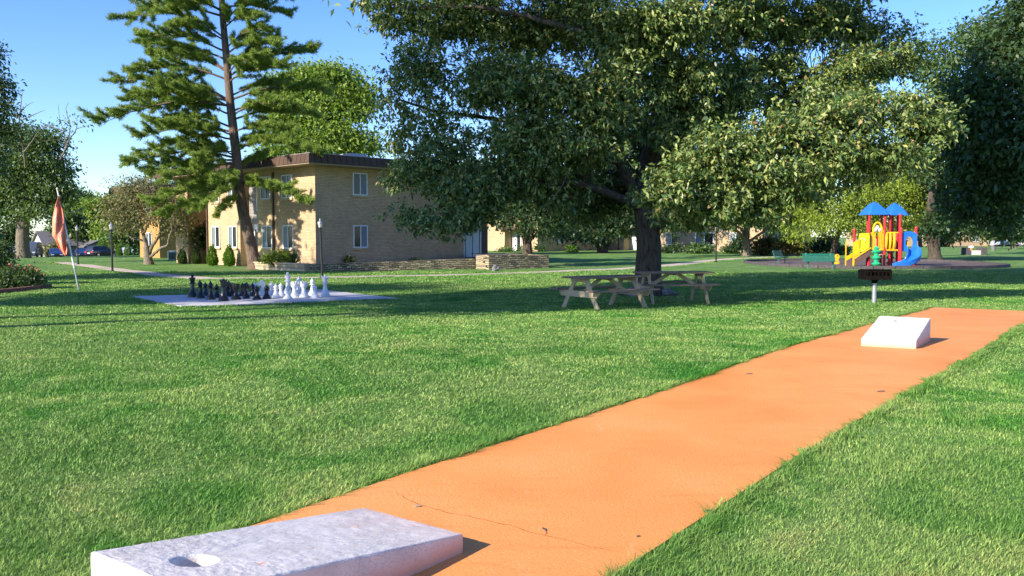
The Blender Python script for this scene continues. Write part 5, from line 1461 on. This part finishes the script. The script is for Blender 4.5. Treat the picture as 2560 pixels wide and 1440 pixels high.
btree('shade_tree', 'dark leafy tree with a forked mottled trunk just right of the play structure', (2338,652), 64, [(2334,620),(2326,580),(2325,540),(2330,480)],
      [(2360,520,2,60,40),(2430,540,1,60,35),(2500,520,2,70,45),(2400,470,2,70,45),(2480,450,3,80,50),(2340,430,1,60,50),(2540,570,2,50,30),(2400,570,0,40,22),(2330,555,-1,30,25)], 26000, .26, .13, 'leaf_dark', 'bark', (.40,.25), flare=1.6,
      limbs=[([(2333,610,0),(2345,580,0),(2365,545,0)], .2, .08), ([(2328,590,0),(2318,570,-.4),(2308,545,-.5)], .2, .07)], seed=24, per=12, tw=.45)
btree('locust_tree', 'yellow-green feathery tree behind the play structure', (2080,640), 66, [(2090,600),(2110,550),(2130,480)],
      [(2010,530,0,50,32),(2080,510,-1,60,38),(2150,500,-1,65,40),(2220,480,0,60,40),(2280,470,0,50,45),(2300,530,0,40,35),(2060,560,-2,45,25),(2150,560,-1,60,30),(2230,550,0,55,35),(2310,420,0,50,50),(2260,390,1,50,40),(1980,560,0,30,20),(2000,590,-1,30,14)], 30000, .20, .08, 'leaf_lime', 'bark', (.25,.12), seed=25, per=16, tw=.4, droop=.5)
btree('shade_tree', 'tall dark tree filling the upper right edge of the photo', (2655,690), 36, [(2650,560),(2640,420),(2620,250),(2600,60),(2590,-150)],
      [(2420,250,0,65,70),(2480,340,0,85,80),(2540,220,0,80,80),(2490,150,1,60,60),(2560,90,1,80,70),(2420,380,1,60,60),(2440,470,1,65,50),(2530,450,0,80,60),(2580,340,-1,80,80),(2400,510,2,45,35),(2500,540,1,60,30),(2600,20,2,90,80),(2360,340,2,35,40,.6),(2640,200,2,90,90),(2640,400,2,90,90),(2650,-100,2,110,90)],
      36000, .24, .12, 'leaf_dark', 'bark', (.45,.2), seed=26, twigs=100, per=13, tw=.35, shell=.35, limbs=[([(2645,480,0),(2580,420,0),(2500,380,0),(2430,350,0)], .14, .04), ([(2640,400,0),(2570,300,0),(2500,230,0),(2430,200,.5)], .13, .04)])
btree('shade_tree', 'sunlit pale-topped tree seen between the oak and the dark tree at upper right', (2337,640), 80, [(2346,560),(2380,400),(2400,250)],
      [(2390,120,0,55,40),(2450,80,0,50,40),(2340,180,0,50,45),(2400,230,0,60,50),(2360,290,0,50,40),(2480,130,0,50,50),(2450,300,1,60,60),(2420,400,0,70,60),(2300,110,1,30,25,.6)], 14000, .34, .18, 'leaf_mid', 'bark', (.4,.2), seed=27, per=12, tw=.6)
btree('shade_tree', 'thin forked tree at the far right before the parked cars', (2533,631), 120, [(2533,605),(2530,585)],
      [(2520,570,0,50,25),(2560,560,0,45,28),(2480,580,0,40,18),(2590,580,0,40,22)], 4500, .4, .22, 'leaf_mid', 'barkgrey', (.35,.25), seed=28, limbs=[([(2533,600,0),(2520,575,0),(2510,560,0)], .18, .07), ([(2532,600,0),(2545,575,0),(2555,560,0)], .18, .07)], per=12, tw=.6)
btree('shade_tree', 'bright yellow-green tree rising behind the flat roof of the brick building', (810,640), 74, [(810,500),(812,400),(815,300),(820,230)],
      [(790,200,0,55,38),(840,190,0,50,30),(720,240,0,60,40),(760,280,0,70,50),(860,260,0,70,50),(910,240,0,45,40),(700,310,-1,50,40),(670,390,0,30,30),(820,340,-1,80,45),(900,360,0,60,35),(740,370,0,70,35),(690,210,0,30,25),(750,190,0,35,25)], 28000, .30, .17, 'leaf_light', 'bark', (.35,.15), seed=29, twigs=90, per=11, tw=.5, shell=.35)
btree('shade_tree', 'thick-trunked leafy tree with bare dead twigs on top, at the left beside the van', (58,645), 76, [(56,600),(58,560),(62,480),(64,400)],
      [(60,480,0,75,50),(120,470,0,50,55),(110,400,0,60,50),(50,400,0,70,50),(150,440,0,30,60),(60,340,0,70,35),(120,350,0,50,30),(0,430,0,60,60),(20,520,0,60,35),(110,530,-1,55,25),(160,500,0,22,30),(-40,480,0,50,50),(160,305,-1,26,20,.12),(188,285,-1,24,18,.12),(135,320,-1,20,12,.12),(212,302,-1,16,10,.14)], 22000, .28, .14, 'leaf_mid', 'barkgrey', (.56,.4), seed=30, twigs=80, per=12, tw=.45, shell=.35, flare=1.25,
      limbs=[([(64,420,-2),(60,380,-3),(52,340,-4.5),(48,300,-5),(52,262,-5),(56,232,-5)], .10, .02), ([(60,380,-4.5),(75,360,-5),(95,330,-5)], .07, .02), ([(50,300,-5),(35,280,-5),(30,258,-5)], .05, .015), ([(52,280,-5),(66,265,-5),(84,255,-5)], .05, .012), ([(56,300,-5),(88,285,-5),(112,275,-5)], .05, .012),
             ([(150,400,-1),(165,370,-1),(172,350,-1),(190,325,-1),(193,305,-1)], .09, .025), ([(165,370,-1),(160,330,-1),(150,300,-1),(145,260,-1)], .05, .012), ([(172,350,-1),(175,310,-1),(165,275,-1),(172,255,-1)], .05, .012), ([(165,330,-1),(140,320,-1),(118,308,-1)], .04, .012), ([(190,322,-1),(205,318,-1),(222,312,-1)], .04, .01)])
btree('shade_tree', 'dark tree cut by the upper left edge of the photo', (-90,668), 58, [(-85,560),(-80,420),(-75,280),(-70,160)],
      [(-8,225,0,34,45),(-30,320,0,50,45),(20,280,0,26,34,.6),(-60,250,0,60,70),(-20,140,0,25,35,.7),(-70,130,0,60,60),(10,340,0,26,24,.7),(45,325,0,18,18,.5),(-60,400,0,70,60)], 12000, .24, .12, 'leaf_dark', 'bark', (.4,.2), seed=32, per=12, tw=.35)
# bare-branched crab-apple
cbx = GP(372, 661); YC = cbx.y; CPx = lambda px, py, dy=0: P(px, py, YC + dy)
t = thing('crabapple_tree', 'small bare-branched tree with a twiggy brownish crown before the yellow brick wall', 'tree', cbx); off = tuple(cbx)
mb = MB(); trunk_mesh(mb, [cbx, CPx(369,640), CPx(366,615)], .27, .18, 1.35); mk('trunk', mb, M['barkgrey'], t, smooth=True, off=off)
mb = MB(); sk = []
for i, (pts, a, b) in enumerate([([(370,640,0),(365,610,0),(358,585,0),(352,560,0),(345,530,0),(335,490,0)], .16, .05), ([(371,640,0),(382,612,0),(395,595,0),(405,570,0),(410,540,0),(400,500,0)], .13, .04), ([(373,645,0),(390,630,-.5),(405,618,-.8),(418,614,-1),(422,595,-1),(430,575,-1)], .10, .04),
        ([(366,605,0),(350,600,.5),(335,598,.8),(322,588,1),(312,570,1)], .08, .03), ([(358,585,0),(372,555,-1),(378,520,-1),(375,480,-1)], .08, .03), ([(352,560,0),(330,545,.5),(305,525,.8),(280,510,1)], .08, .03), ([(395,595,0),(420,580,.5),(445,570,.8),(462,575,1)], .07, .03), ([(345,530,0),(360,500,1.5),(380,470,2)], .06, .03), ([(410,540,0),(435,520,-.5),(452,515,-1)], .05, .02)]):
    sk += limb(mb, [CPx(*p) for p in pts], a, b, 8, .03, i)[6:]
cc_ = [PC(340,490,YC,75,38,2.0), PC(290,530,YC,45,38,1.5), PC(400,500,YC,70,42,1.9), PC(440,540,YC,50,30,1.4), PC(360,540,YC,75,30,1.6), PC(350,460,YC,55,25,1.4), PC(440,580,YC,45,16,1.2,.6), PC(320,570,YC,40,18,1.2,.6)]
V, tips = leaf_cloud(cc_, 10000, .16, .075, per=5, tw=.3, shell=.2, seed=33)
connect(mb, sk, tips, 1250, .02, 8); mk('branches', mb, M['barkgrey'], t, smooth=True, off=off)
mk_np('crown', V - np.array(off), 4, M['leaf_olive'], t)
btree('small_tree', 'small reddish-leaved tree half hidden by the pine, before the yellow brick wall', (520,646), 60, [(519,620),(515,590)], [(510,590,0,26,22),(525,575,0,22,18),(500,605,0,18,14)], 2600, .2, .1, 'leaf_dark', 'bark', (.1,.05), seed=34, per=10, tw=.3)
btree('small_tree', 'thin red-leaved sapling between the pine and the bare-branched tree', (460,645), 66, [(460,610),(459,570)], [(458,556,0,13,20),(464,585,0,8,12,.5)], 700, .2, .1, 'petal', 'bark', (.06,.03), seed=35, per=9, tw=.3)

# distant woods on the horizon, every tree its own object
far = []
R = random.Random(12)
spec = [(-60,560,150,80,60),(20,590,165,60,45),(205,500,170,55,50),(245,530,160,55,45),(300,520,175,50,45),(165,560,150,40,45),(350,500,180,60,50),(430,480,170,70,50),(270,590,150,38,34),(310,590,146,36,32),(560,470,160,70,60),
        (1120,470,150,90,70),(1270,450,160,90,80),(1420,470,150,90,70),(1560,450,165,90,80),(1680,460,155,90,70),(1800,440,160,90,80),(1930,450,150,90,80),(2060,440,160,90,80),(2180,450,150,80,80),(2300,480,165,80,70),(2390,540,215,50,40),(2450,550,225,55,36),(2520,545,220,55,40),(2600,540,220,70,50),(2350,570,175,36,26)]
lbl = ['bushy', 'rounded', 'tall', 'broad', 'loose-crowned']
where = ['left of the grey van', 'above the grey van', 'behind the small house roof, left part', 'behind the small house, centre', 'right of the small house', 'between the left trunk and the flag', 'above the crab-apple at left', 'behind the yellow brick building', 'beside the house garage', 'left of the tall lamp post at left', 'behind the pine',
         'behind the right end of the brick building', 'behind the planter tree', 'above the pinkish building', 'behind the big trunk', 'right behind the big trunk', 'above the shaded brick building, left part', 'above the shaded brick building, right part', 'left of the play structure roofs', 'directly behind the blue roofs', 'right of the blue roofs', 'over the white van at far right', 'over the blue car at far right', 'over the right-hand parked cars', 'at the right edge behind the cars', 'right of the forked mottled trunk']
for i, (px, py, Y, rx, ry) in enumerate(spec):
    base_ = (px, 640); m_ = ['leaf_mid', 'leaf_dark', 'leaf_mid', 'leaf_light', 'leaf_mid'][i % 5]
    cl = [(px, py, 0, rx*.7, ry*.6)] + [(px + R.uniform(-.7,.7)*rx, py + R.uniform(-.6,.75)*ry, R.uniform(-2,2), rx*.45, ry*.42) for _ in range(7)]
    low = 625 if px < 700 else 618
    cl.append((px, (py + low)/2 + 12, 0, rx*.6, ry*.45))
    btree('background_tree', 'distant %s tree %s' % (lbl[i % 5], where[i]), base_, Y, [(px, 600), (px, py)], cl, 3800, .62, .36, m_, 'bark', (.35,.2), group=gb, seed=50+i, twigs=12, per=10, tw=.8, shell=.3)

for i, (px, py, Y, rx, ry) in enumerate([(2760,500,190,90,80),(2960,490,180,100,90),(3180,510,190,100,80),(3420,490,170,110,90),(3700,480,170,120,90),(4050,490,160,130,90),(-260,520,160,90,70),(-480,500,150,100,80),(-720,510,150,110,80),(-1000,490,140,110,90)]):
    side_ = 'right' if px > 0 else 'left'
    cl = [(px, py, 0, rx*.7, ry*.6), (px, (py + 625)/2 + 12, 0, rx*.7, ry*.5)] + [(px + R.uniform(-.7,.7)*rx, py + R.uniform(-.6,.75)*ry, R.uniform(-2,2), rx*.45, ry*.42) for _ in range(6)]
    btree('background_tree', 'distant leafy tree standing beyond the %s edge of the photo' % side_, (px, 640), Y, [(px, 600), (px, py)], cl, 2600, .8, .45, ['leaf_mid', 'leaf_dark'][i % 2], 'bark', (.35,.2), group='trees beyond the %s edge' % side_, seed=90+i, twigs=8, per=10, tw=.8, shell=.3)

# trees standing left of the frame; their shadows fall across the lawn
def shadow_tree(x, y, z0, z1, r_, n, label, seed, lm='leaf_mid'):
    b = G(x, y); h = b.z
    cl = []
    RR = random.Random(seed)
    for k in range(13):
        a = RR.uniform(0, 2*PI); q_ = RR.uniform(0, .62)*r_; zc_ = RR.uniform(z0 + .15*(z1-z0), z1 - .15*(z1-z0))
        cl.append(((x + q_*math.cos(a), y + q_*math.sin(a), zc_ + h), (r_*.45, r_*.45, (z1-z0)*.20)))
    return tree('shade_tree', label, b, [b, b + Vector((.1, 0, z0*.6)), b + Vector((0, .2, z0 + (z1-z0)*.6))], [], cl, n, .34, .18, lm, 'bark', 'trees left of the photo', 60, .03, seed=seed, r=(.35,.12), per=12, tw=.5, shell=.35)
shadow_tree(-17.2, 11.6, 8.0, 21.5, 4.0, 19000, 'tallest tree out of the photo on the left', 71)
shadow_tree(-14.4, 9.6, 8.0, 14.5, 3.6, 11000, 'lower-crowned tree out of the photo on the left, close beside the tallest one', 75)
shadow_tree(-26, 13.0, 6.5, 14, 4.2, 12000, 'middle tree out of the photo on the left', 72)
shadow_tree(-38, 22, 5, 13, 4.5, 12000, 'tree out of the photo on the left, level with the flag', 73)
shadow_tree(-30, 30, 7, 14, 3.6, 9000, 'farther tree out of the photo on the left', 74)

# ---- shrubs
def cone_shrub(px, py, top, wpx, label, lm='leaf_bright', Y=None):
    b = GP(px, py) if Y is None else G((px-1280)/F*Y, Y)
    s = b.y / F; H = (py - top) * s; rr = wpx * s / 2
    r_ = np.random.default_rng(int(px)); n = 1500
    z = (1 - np.sqrt(r_.random(n))) * .98 + .02; prof = np.where(z < .25, .75 + z, 1.0 * (1 - ((z - .25) / .78) ** 1.5))
    a = r_.random(n) * 2 * PI; q_ = rr * prof * (.55 + .45 * r_.random(n) ** .5) * (1 + .1 * np.sin(a * 3 + z * 9))
    pos = np.stack([q_ * np.cos(a), q_ * np.sin(a), z * H], 1)
    ax2 = unit(np.stack([np.cos(a) * .5, np.sin(a) * .5, np.full(n, .9)], 1) + r_.normal(size=(n, 3)) * .4)
    nr = unit(np.cross(ax2, r_.normal(size=(n, 3)))); l = .05 * H + .05
    V = np.stack([pos, pos + ax2*l*.5 + nr*l*.3, pos + ax2*l, pos + ax2*l*.5 - nr*l*.3], 1).reshape(-1, 3)
    t = thing('conifer_shrub', label, 'shrub', b, 0, 'small cone-shaped conifers')
    mk('stem', MB().tube([(0,0,-.1),(0,0,H*.7)], .04, 6), M['bark'], t); mk_np('foliage', V, 4, M[lm], t)
cone_shrub(531, 660, 606, 26, 'sunlit cone-shaped conifer, left of the pair before the brick facade', Y=54.5)
cone_shrub(573, 666, 611, 27, 'sunlit cone-shaped conifer closest to the pine trunk')
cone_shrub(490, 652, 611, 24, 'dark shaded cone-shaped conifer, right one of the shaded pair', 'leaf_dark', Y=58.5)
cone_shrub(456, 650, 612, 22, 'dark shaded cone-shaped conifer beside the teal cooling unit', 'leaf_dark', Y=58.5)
cone_shrub(299, 646, 612, 15, 'small green conifer by the white car, left one of the far pair', Y=112)
cone_shrub(320, 646, 614, 17, 'small green conifer by the white car, right one of the far pair', Y=112)
cone_shrub(256, 643, 591, 30, 'bright green cone-shaped conifer beside the grey house garage', Y=140)
def bush(name, label, px, py, Y, items, n, L, W, lm, cat='shrub', seed=1, kw=None, group=None):
    b = GP(px, py) if Y is None else G((px-1280)/F*Y, Y)
    t = thing(name, label, cat, b, 0, group); Yb = b.y
    cl = [PC(x, y, Yb + dy, rx, ry, rx*Yb/F) for x, y, dy, rx, ry in items]
    V, tips = leaf_cloud(cl, n, L, W, seed=seed, **(kw or dict(per=8, tw=.12, shell=.3, droop=.0)))
    mb = MB(); R = random.Random(seed)
    for i in range(10): 
        q_ = tips[R.randrange(len(tips))]; mb.tube([b - Vector((0,0,.05)), (b + Vector(q_))/2 + Vector((0,0,.05)), Vector(q_)], [.02, .014, .006], 5, cap=False)
    mk('stems', mb, M['bark'], t, off=tuple(b)); mk_np('foliage', V - np.array(tuple(b)), 4, M[lm], t)
    return t, tips
def onplanter(px, py, Y): return P(px, py, Y)
bush('leafy_shrub', 'big dark shrub at the left edge above the rose bush', -5, 712, None, [(0,640,0,32,30),(-15,680,0,30,35),(15,690,0,25,28),(-40,650,0,40,50),(5,615,0,20,14)], 7000, .10, .055, 'leaf_dark', seed=81)
t, tips = bush('rose_bush', 'rose bush with red and pink flowers behind the paver edging at left', 55, 722, None, [(30,695,0,32,24),(70,695,-.2,30,22),(50,680,.1,30,14),(92,705,0,14,14),(10,705,-.3,25,18)], 5200, .085, .05, 'leaf_dark', seed=82)
r_ = random.Random(3); off = t.location
for px, py in [(32,665),(40,668),(46,663),(25,661),(63,671),(78,672),(84,670),(90,671),(76,664),(94,676),(105,684),(112,688),(68,676),(54,674)]:
    c = P(px, py, off.y - .15 + r_.uniform(-.2,.2)) - off; mb = MB(); rr = r_.uniform(.035,.06)
    for k in range(3): mb.lathe([(rr*.3,-rr*.5+.01*k),(rr*(1-.25*k),0+.012*k),(rr*(.95-.28*k),rr*.35+.012*k)], 7, c)
    mk('flower', mb, M['petal'], t)
zpl = lambda px, py, Y: P(px, py, Y)
bush('leafy_shrub', 'yellow-green shrub in the sunlit planter right of the pine trunk', 690, 660, 47.6, [(672,645,0,14,10),(695,640,0,20,14),(665,650,0,12,7),(712,642,0,14,12)], 2200, .11, .06, 'leaf_lime', seed=83)
bush('leafy_shrub', 'small dark shrub against the shaded brick end wall', 871, 655, 50.5, [(868,651,0,9,7),(876,650,0,8,8),(862,647,0,6,5)], 500, .12, .06, 'leaf_dark', seed=84)
bush('leafy_shrub', 'tiny leafy plant at the top of the dark planter wall', 1040, 647, 52, [(1040,650,0,10,4)], 160, .12, .06, 'leaf_dark', seed=85)
# yucca
b = Vector(tuple(P(735, 661, 47.6))); t = thing('yucca_plant', 'spiky dark yucca in the planter under the ground floor window', 'plant', b)
V = []; R = random.Random(5)
for i in range(70):
    a = R.uniform(0, 2*PI); el = R.uniform(.35, 1.45); L_ = R.uniform(.6, .95); d = Vector((math.cos(a)*math.cos(el), math.sin(a)*math.cos(el), math.sin(el))); s = d.cross(Vector((0,0,1))).normalized()*.03
    p0 = d*.05; p1 = d*L_*.55; p2 = d*L_ - Vector((0,0,.12*math.cos(el)))
    V += [tuple(p0-s), tuple(p0+s), tuple(p1+s*1.1), tuple(p1-s*1.1), tuple(p1-s*1.1), tuple(p1+s*1.1), tuple(p2+s*.1), tuple(p2-s*.1)]
mk_np('foliage', np.array(V), 4, M['leaf_dark'], t)
# shrubs along the right building
gs = 'shrubs along the shaded building'
bush('leafy_shrub', 'dark shrub with pale flower spikes under the three-part window', 1745, 630, 90, [(1745,618,0,20,6),(1740,625,-1,26,4),(1770,621,0,14,5)], 1600, .26, .14, 'leaf_mid', seed=86, kw=dict(per=8, tw=.25, shell=.3, droop=0), group=gs)
bush('leafy_shrub', 'low green shrub left of the three-part window', 1660, 631, 90, [(1672,624,0,14,4),(1690,620,0,10,5)], 900, .26, .14, 'leaf_dark', seed=87, kw=dict(per=8, tw=.25, shell=.3, droop=0), group=gs)
bush('leafy_shrub', 'large dark shrub left of the spreading tree trunk', 1830, 632, 88, [(1838,618,0,16,10),(1848,606,0,12,12),(1822,625,0,12,6)], 1800, .26, .14, 'leaf_dark', seed=88, kw=dict(per=8, tw=.25, shell=.3, droop=0), group=gs)
bush('leafy_shrub', 'dark shrub with yellow and orange leaves right of the spreading tree trunk', 1900, 636, 82, [(1895,615,0,20,16),(1920,610,0,20,18),(1905,630,-.5,25,8)], 2200, .26, .14, 'autumn', seed=89, kw=dict(per=8, tw=.25, shell=.3, droop=0), group=gs)
bush('leafy_shrub', 'tall shrub with yellow and red leaves behind the end-on bench', 1965, 638, 80, [(1960,615,0,22,18),(1985,612,0,20,20),(1970,598,0,18,14),(2005,625,0,16,10)], 2600, .26, .14, 'autumn', seed=90, kw=dict(per=8, tw=.25, shell=.3, droop=0), group=gs)
bush('leafy_shrub', 'wide dark hedge-like shrub left behind the play structure', 2050, 640, 84, [(2030,618,0,25,14),(2065,610,0,28,20),(2100,625,0,22,10)], 2600, .26, .14, 'leaf_dark', seed=91, kw=dict(per=8, tw=.25, shell=.3, droop=0), group=gs)
bush('leafy_shrub', 'round green shrub at the foot of the pinkish building', 1430, 628, 96, [(1430,623,0,10,5)], 300, .3, .16, 'leaf_bright', seed=92, kw=dict(per=8, tw=.2, shell=.3, droop=0), group=gs)
bush('leafy_shrub', 'small dark shrub at the left corner of the pinkish building', 1350, 628, 97, [(1352,620,0,9,6)], 260, .3, .12, 'leaf_dark', seed=93, kw=dict(per=8, tw=.25, shell=.3, droop=0), group=gs)
bush('leafy_shrub', 'pale leafy shrub behind the grey van and the gable of the house', 135, 640, 140, [(135,622,0,28,12),(150,615,0,18,12),(120,630,0,18,10)], 1400, .4, .2, 'leaf_olive', seed=94, kw=dict(per=8, tw=.35, shell=.3, droop=0))
# plants on the back lawn terraces
bush('leafy_shrub', 'low dark bushes at the feet of the small balcony', 1290, 630, 98, [(1270,625,0,14,4),(1310,622,0,18,7),(1250,627,0,10,3)], 600, .3, .14, 'leaf_mid', seed=95, kw=dict(per=8, tw=.25, shell=.3, droop=0), group=gs)

def disc(name, c, r, m, lift):
    mb = MB(); R = random.Random(2); n = 28; vs = [G(c.x, c.y, lift + .03)]
    for k in range(n):
        a = 2*PI*k/n; q_ = r * R.uniform(.8, 1.2); vs.append(G(c.x + q_*math.cos(a), c.y + q_*math.sin(a), lift))
    mk(name, mb.add(vs, [(0, 1+k, 1+(k+1) % n) for k in range(n)]), m, kind='structure')
M['earth'] = pbr('bare_earth', (.30,.22,.14), .95, (.18,.13,.085), 9, bumps=.6)
disc('bare_earth', Vector((pb.x, pb.y, 0)), .95, M['earth'], .015); disc('bare_earth', Vector((yb.x, yb.y, 0)), .85, M['soil'], .02)
# ------------------------------------------------------------------ grass
def inside(px, py, poly):
    x0, y0 = poly[:, 0], poly[:, 1]; x1, y1 = np.roll(x0, -1), np.roll(y0, -1)
    c = np.zeros(len(px), bool)
    for a, b, c_, d in zip(x0, y0, x1, y1):
        if b == d: continue
        hit = ((b > py) != (d > py)) & (px < (c_ - a) * (py - b) / (d - b) + a); c ^= hit
    return c
def blades(name, X_, Y_, hmul=1, seed=0, wmul=1.0, lean=.8):
    r_ = np.random.default_rng(seed); n = len(X_)
    ybl = np.clip(Y_, 2.5, 60)
    patch_ = .5 + .5 * np.sin(X_ * 2.3 + 1.7 * np.sin(Y_ * 1.9)) * np.sin(Y_ * 2.1 + 1.3 * np.sin(X_ * 2.7))
    h = (.011 + .017 * r_.random(n)) * (.75 + .55 * patch_) * hmul * (1 + .012 * ybl)
    w = np.maximum(.0026, .00088 * ybl) * (.7 + .6 * r_.random(n)) * wmul
    a = r_.random(n) * 2 * PI
    la = a + r_.normal(size=n) * .4 ; lm_ = lean * np.abs(r_.normal(size=n)) + .15
    # the mown sward leans in gentle swirls
    sw = 1.4 * np.sin(X_ * .7 + np.sin(Y_ * .5) * 1.5) + .8 * np.cos(Y_ * .9)
    lx = (np.cos(la) * 1.0 + np.cos(sw) * .35) * lm_ * h; ly = (np.sin(la) * 1.0 + np.sin(sw) * .35) * lm_ * h
    Zg = g(X_, Y_) - .004
    b = np.stack([X_, Y_, Zg], 1); s = np.stack([-np.sin(a), np.cos(a), np.zeros(n)], 1) * (w / 2)[:, None]
    mid_ = b + np.stack([lx * .35, ly * .35, h * .62], 1); tip = b + np.stack([lx, ly, h], 1)
    V = np.stack([b - s, b + s, mid_ + s * .8, mid_ - s * .8, tip], 1).reshape(-1, 3)
    base_ = np.arange(n, dtype=np.int64)[:, None] * 5
    loops = (base_ + np.array([0, 1, 2, 3, 3, 2, 4])).ravel()
    starts = (np.arange(n)[:, None] * 7 + np.array([0, 4])).ravel(); totals = np.tile([4, 3], n)
    o = mk_idx(name, V, loops, starts, totals, M['blade']); o['kind'] = 'stuff'
    return o
def scatter(n, ya, yb_, p, seed):
    r_ = np.random.default_rng(seed)
    yy = np.linspace(ya, yb_, 4000); dens = (1.26 * yy + 1.6) * yy ** -p; cdf = np.cumsum(dens); cdf /= cdf[-1]
    Y_ = np.interp(r_.random(n), cdf, yy); X_ = (r_.random(n) * 2 - 1) * (.63 * Y_ + .8)
    return X_, Y_
X_, Y_ = scatter(880000, 2.6, 46, 1.95, 1)
jx = np.random.default_rng(2).normal(size=len(X_)) * .012
bad = inside(X_ + jx, Y_, lane_poly) | inside(X_, Y_, slab_poly) | inside(X_, Y_, mulch_poly) | (((X_ + .0) < 0) & inside(X_, Y_, np.array([(q1.x, q1.y), (q2.x, q2.y), (q3.x, q3.y), (q3.x-3.0, q3.y+7.5), (-5, 60), (-24, 62)])))
dp = np.full(len(X_), 9.0)
for a, b in zip(path_c, path_c[1:]):
    ab = b - a; tt = np.clip(((X_ - a[0]) * ab[0] + (Y_ - a[1]) * ab[1]) / (ab @ ab), 0, 1)
    dp = np.minimum(dp, np.hypot(X_ - a[0] - ab[0] * tt, Y_ - a[1] - ab[1] * tt))
bad |= dp < .6
tag(blades('grass', X_[~bad], Y_[~bad], seed=3), 'short mown green grass blades over the whole lawn', 'grass')
# longer ragged fringe along the lane and the chess slab
ex, ey = [], []
r_ = np.random.default_rng(6)
def fringe(pl, n, sgn, wdt=.05):
    pts = [Vector(p) for p in pl]
    Ls = [(b - a).length for a, b in zip(pts, pts[1:])]; T = sum(Ls)
    for s in r_.random(n) ** 1.5 * T:
        i = 0
        while i < len(Ls) - 1 and s > Ls[i]: s -= Ls[i]; i += 1
        d = (pts[i+1] - pts[i]).normalized(); nn_ = Vector((-d.y, d.x)) * sgn
        q0_ = pts[i] + d * s; ph = q0_.x * 1.9 + q0_.y * 2.3
        edge = .016 * math.sin(ph * 1.7) + .016 * math.sin(ph * 4.3 + 1) + .014 * math.sin(ph * 11) + .006
        p = q0_ + nn_ * (.02 - max(-.01, edge) + abs(r_.normal()) * wdt); ex.append(p.x); ey.append(p.y)
fringe(lane_l, 30000, 1); fringe(lane_r, 30000, -1)
sp_ = [tuple(p) for p in slab_poly]
fringe([sp_[0], sp_[1]], 900, -1, .12); fringe([sp_[1], sp_[2]], 900, -1, .12)
ex, ey = np.array(ex), np.array(ey); k = (ey > 1.5) & (np.abs(ex) < .75 * ey + 1.5)
tag(blades('grass', ex[k], ey[k], 2.0, 7, 1.0, 1.1), 'ragged longer grass fringe along the edges of the orange lane and chess slab', 'grass')
# fringe in front of the garden path
ex, ey = [], []
fringe([tuple(p) for p in pr], 7000, -1, .15)
tag(blades('grass', np.array(ex), np.array(ey), 1.3, 8), 'grass fringe along the near side of the garden path', 'grass')

# ------------------------------------------------------------------ light, sky, camera
el = math.radians(27); toS = Vector((-.766 * math.cos(el), -.643 * math.cos(el), math.sin(el)))
ld = bpy.data.lights.new('sun', 'SUN'); ld.energy = 5.0; ld.angle = math.radians(.53); ld.color = (1.0, .89, .74)
lo = bpy.data.objects.new('sun', ld); C.objects.link(lo); lo.rotation_euler = (-toS).to_track_quat('-Z', 'Y').to_euler()
w = bpy.data.worlds.new('World'); sc.world = w; w.use_nodes = True
nt = w.node_tree; bg = nt.nodes['Background']
sky = nt.nodes.new('ShaderNodeTexSky'); sky.sky_type = 'NISHITA'; sky.sun_disc = False
sky.sun_elevation = el; sky.sun_rotation = math.radians(230); sky.altitude = 200; sky.air_density = 1.0; sky.dust_density = .3; sky.ozone_density = 5.0
hs = nt.nodes.new('ShaderNodeHueSaturation'); hs.inputs['Saturation'].default_value = 1.17; hs.inputs['Hue'].default_value = .517
nt.links.new(sky.outputs[0], hs.inputs['Color']); nt.links.new(hs.outputs[0], bg.inputs['Color']); bg.inputs['Strength'].default_value = .138
cd_ = bpy.data.cameras.new('camera'); cam = bpy.data.objects.new('camera', cd_); C.objects.link(cam)
cd_.sensor_width = 36; cd_.lens = 36 * F / 2560; cd_.clip_start = .05; cd_.clip_end = 4000
cam.location = (0, 0, EYE); cam.rotation_euler = (math.radians(90) - PITCH, 0, 0)
sc.camera = cam
vs_ = sc.view_settings; vs_.view_transform = 'Standard'; vs_.look = 'None'; vs_.exposure = 1.05; vs_.gamma = 1
sc.render.engine = 'CYCLES'
sc.cycles.max_bounces = 6; sc.cycles.transparent_max_bounces = 4; sc.cycles.diffuse_bounces = 3
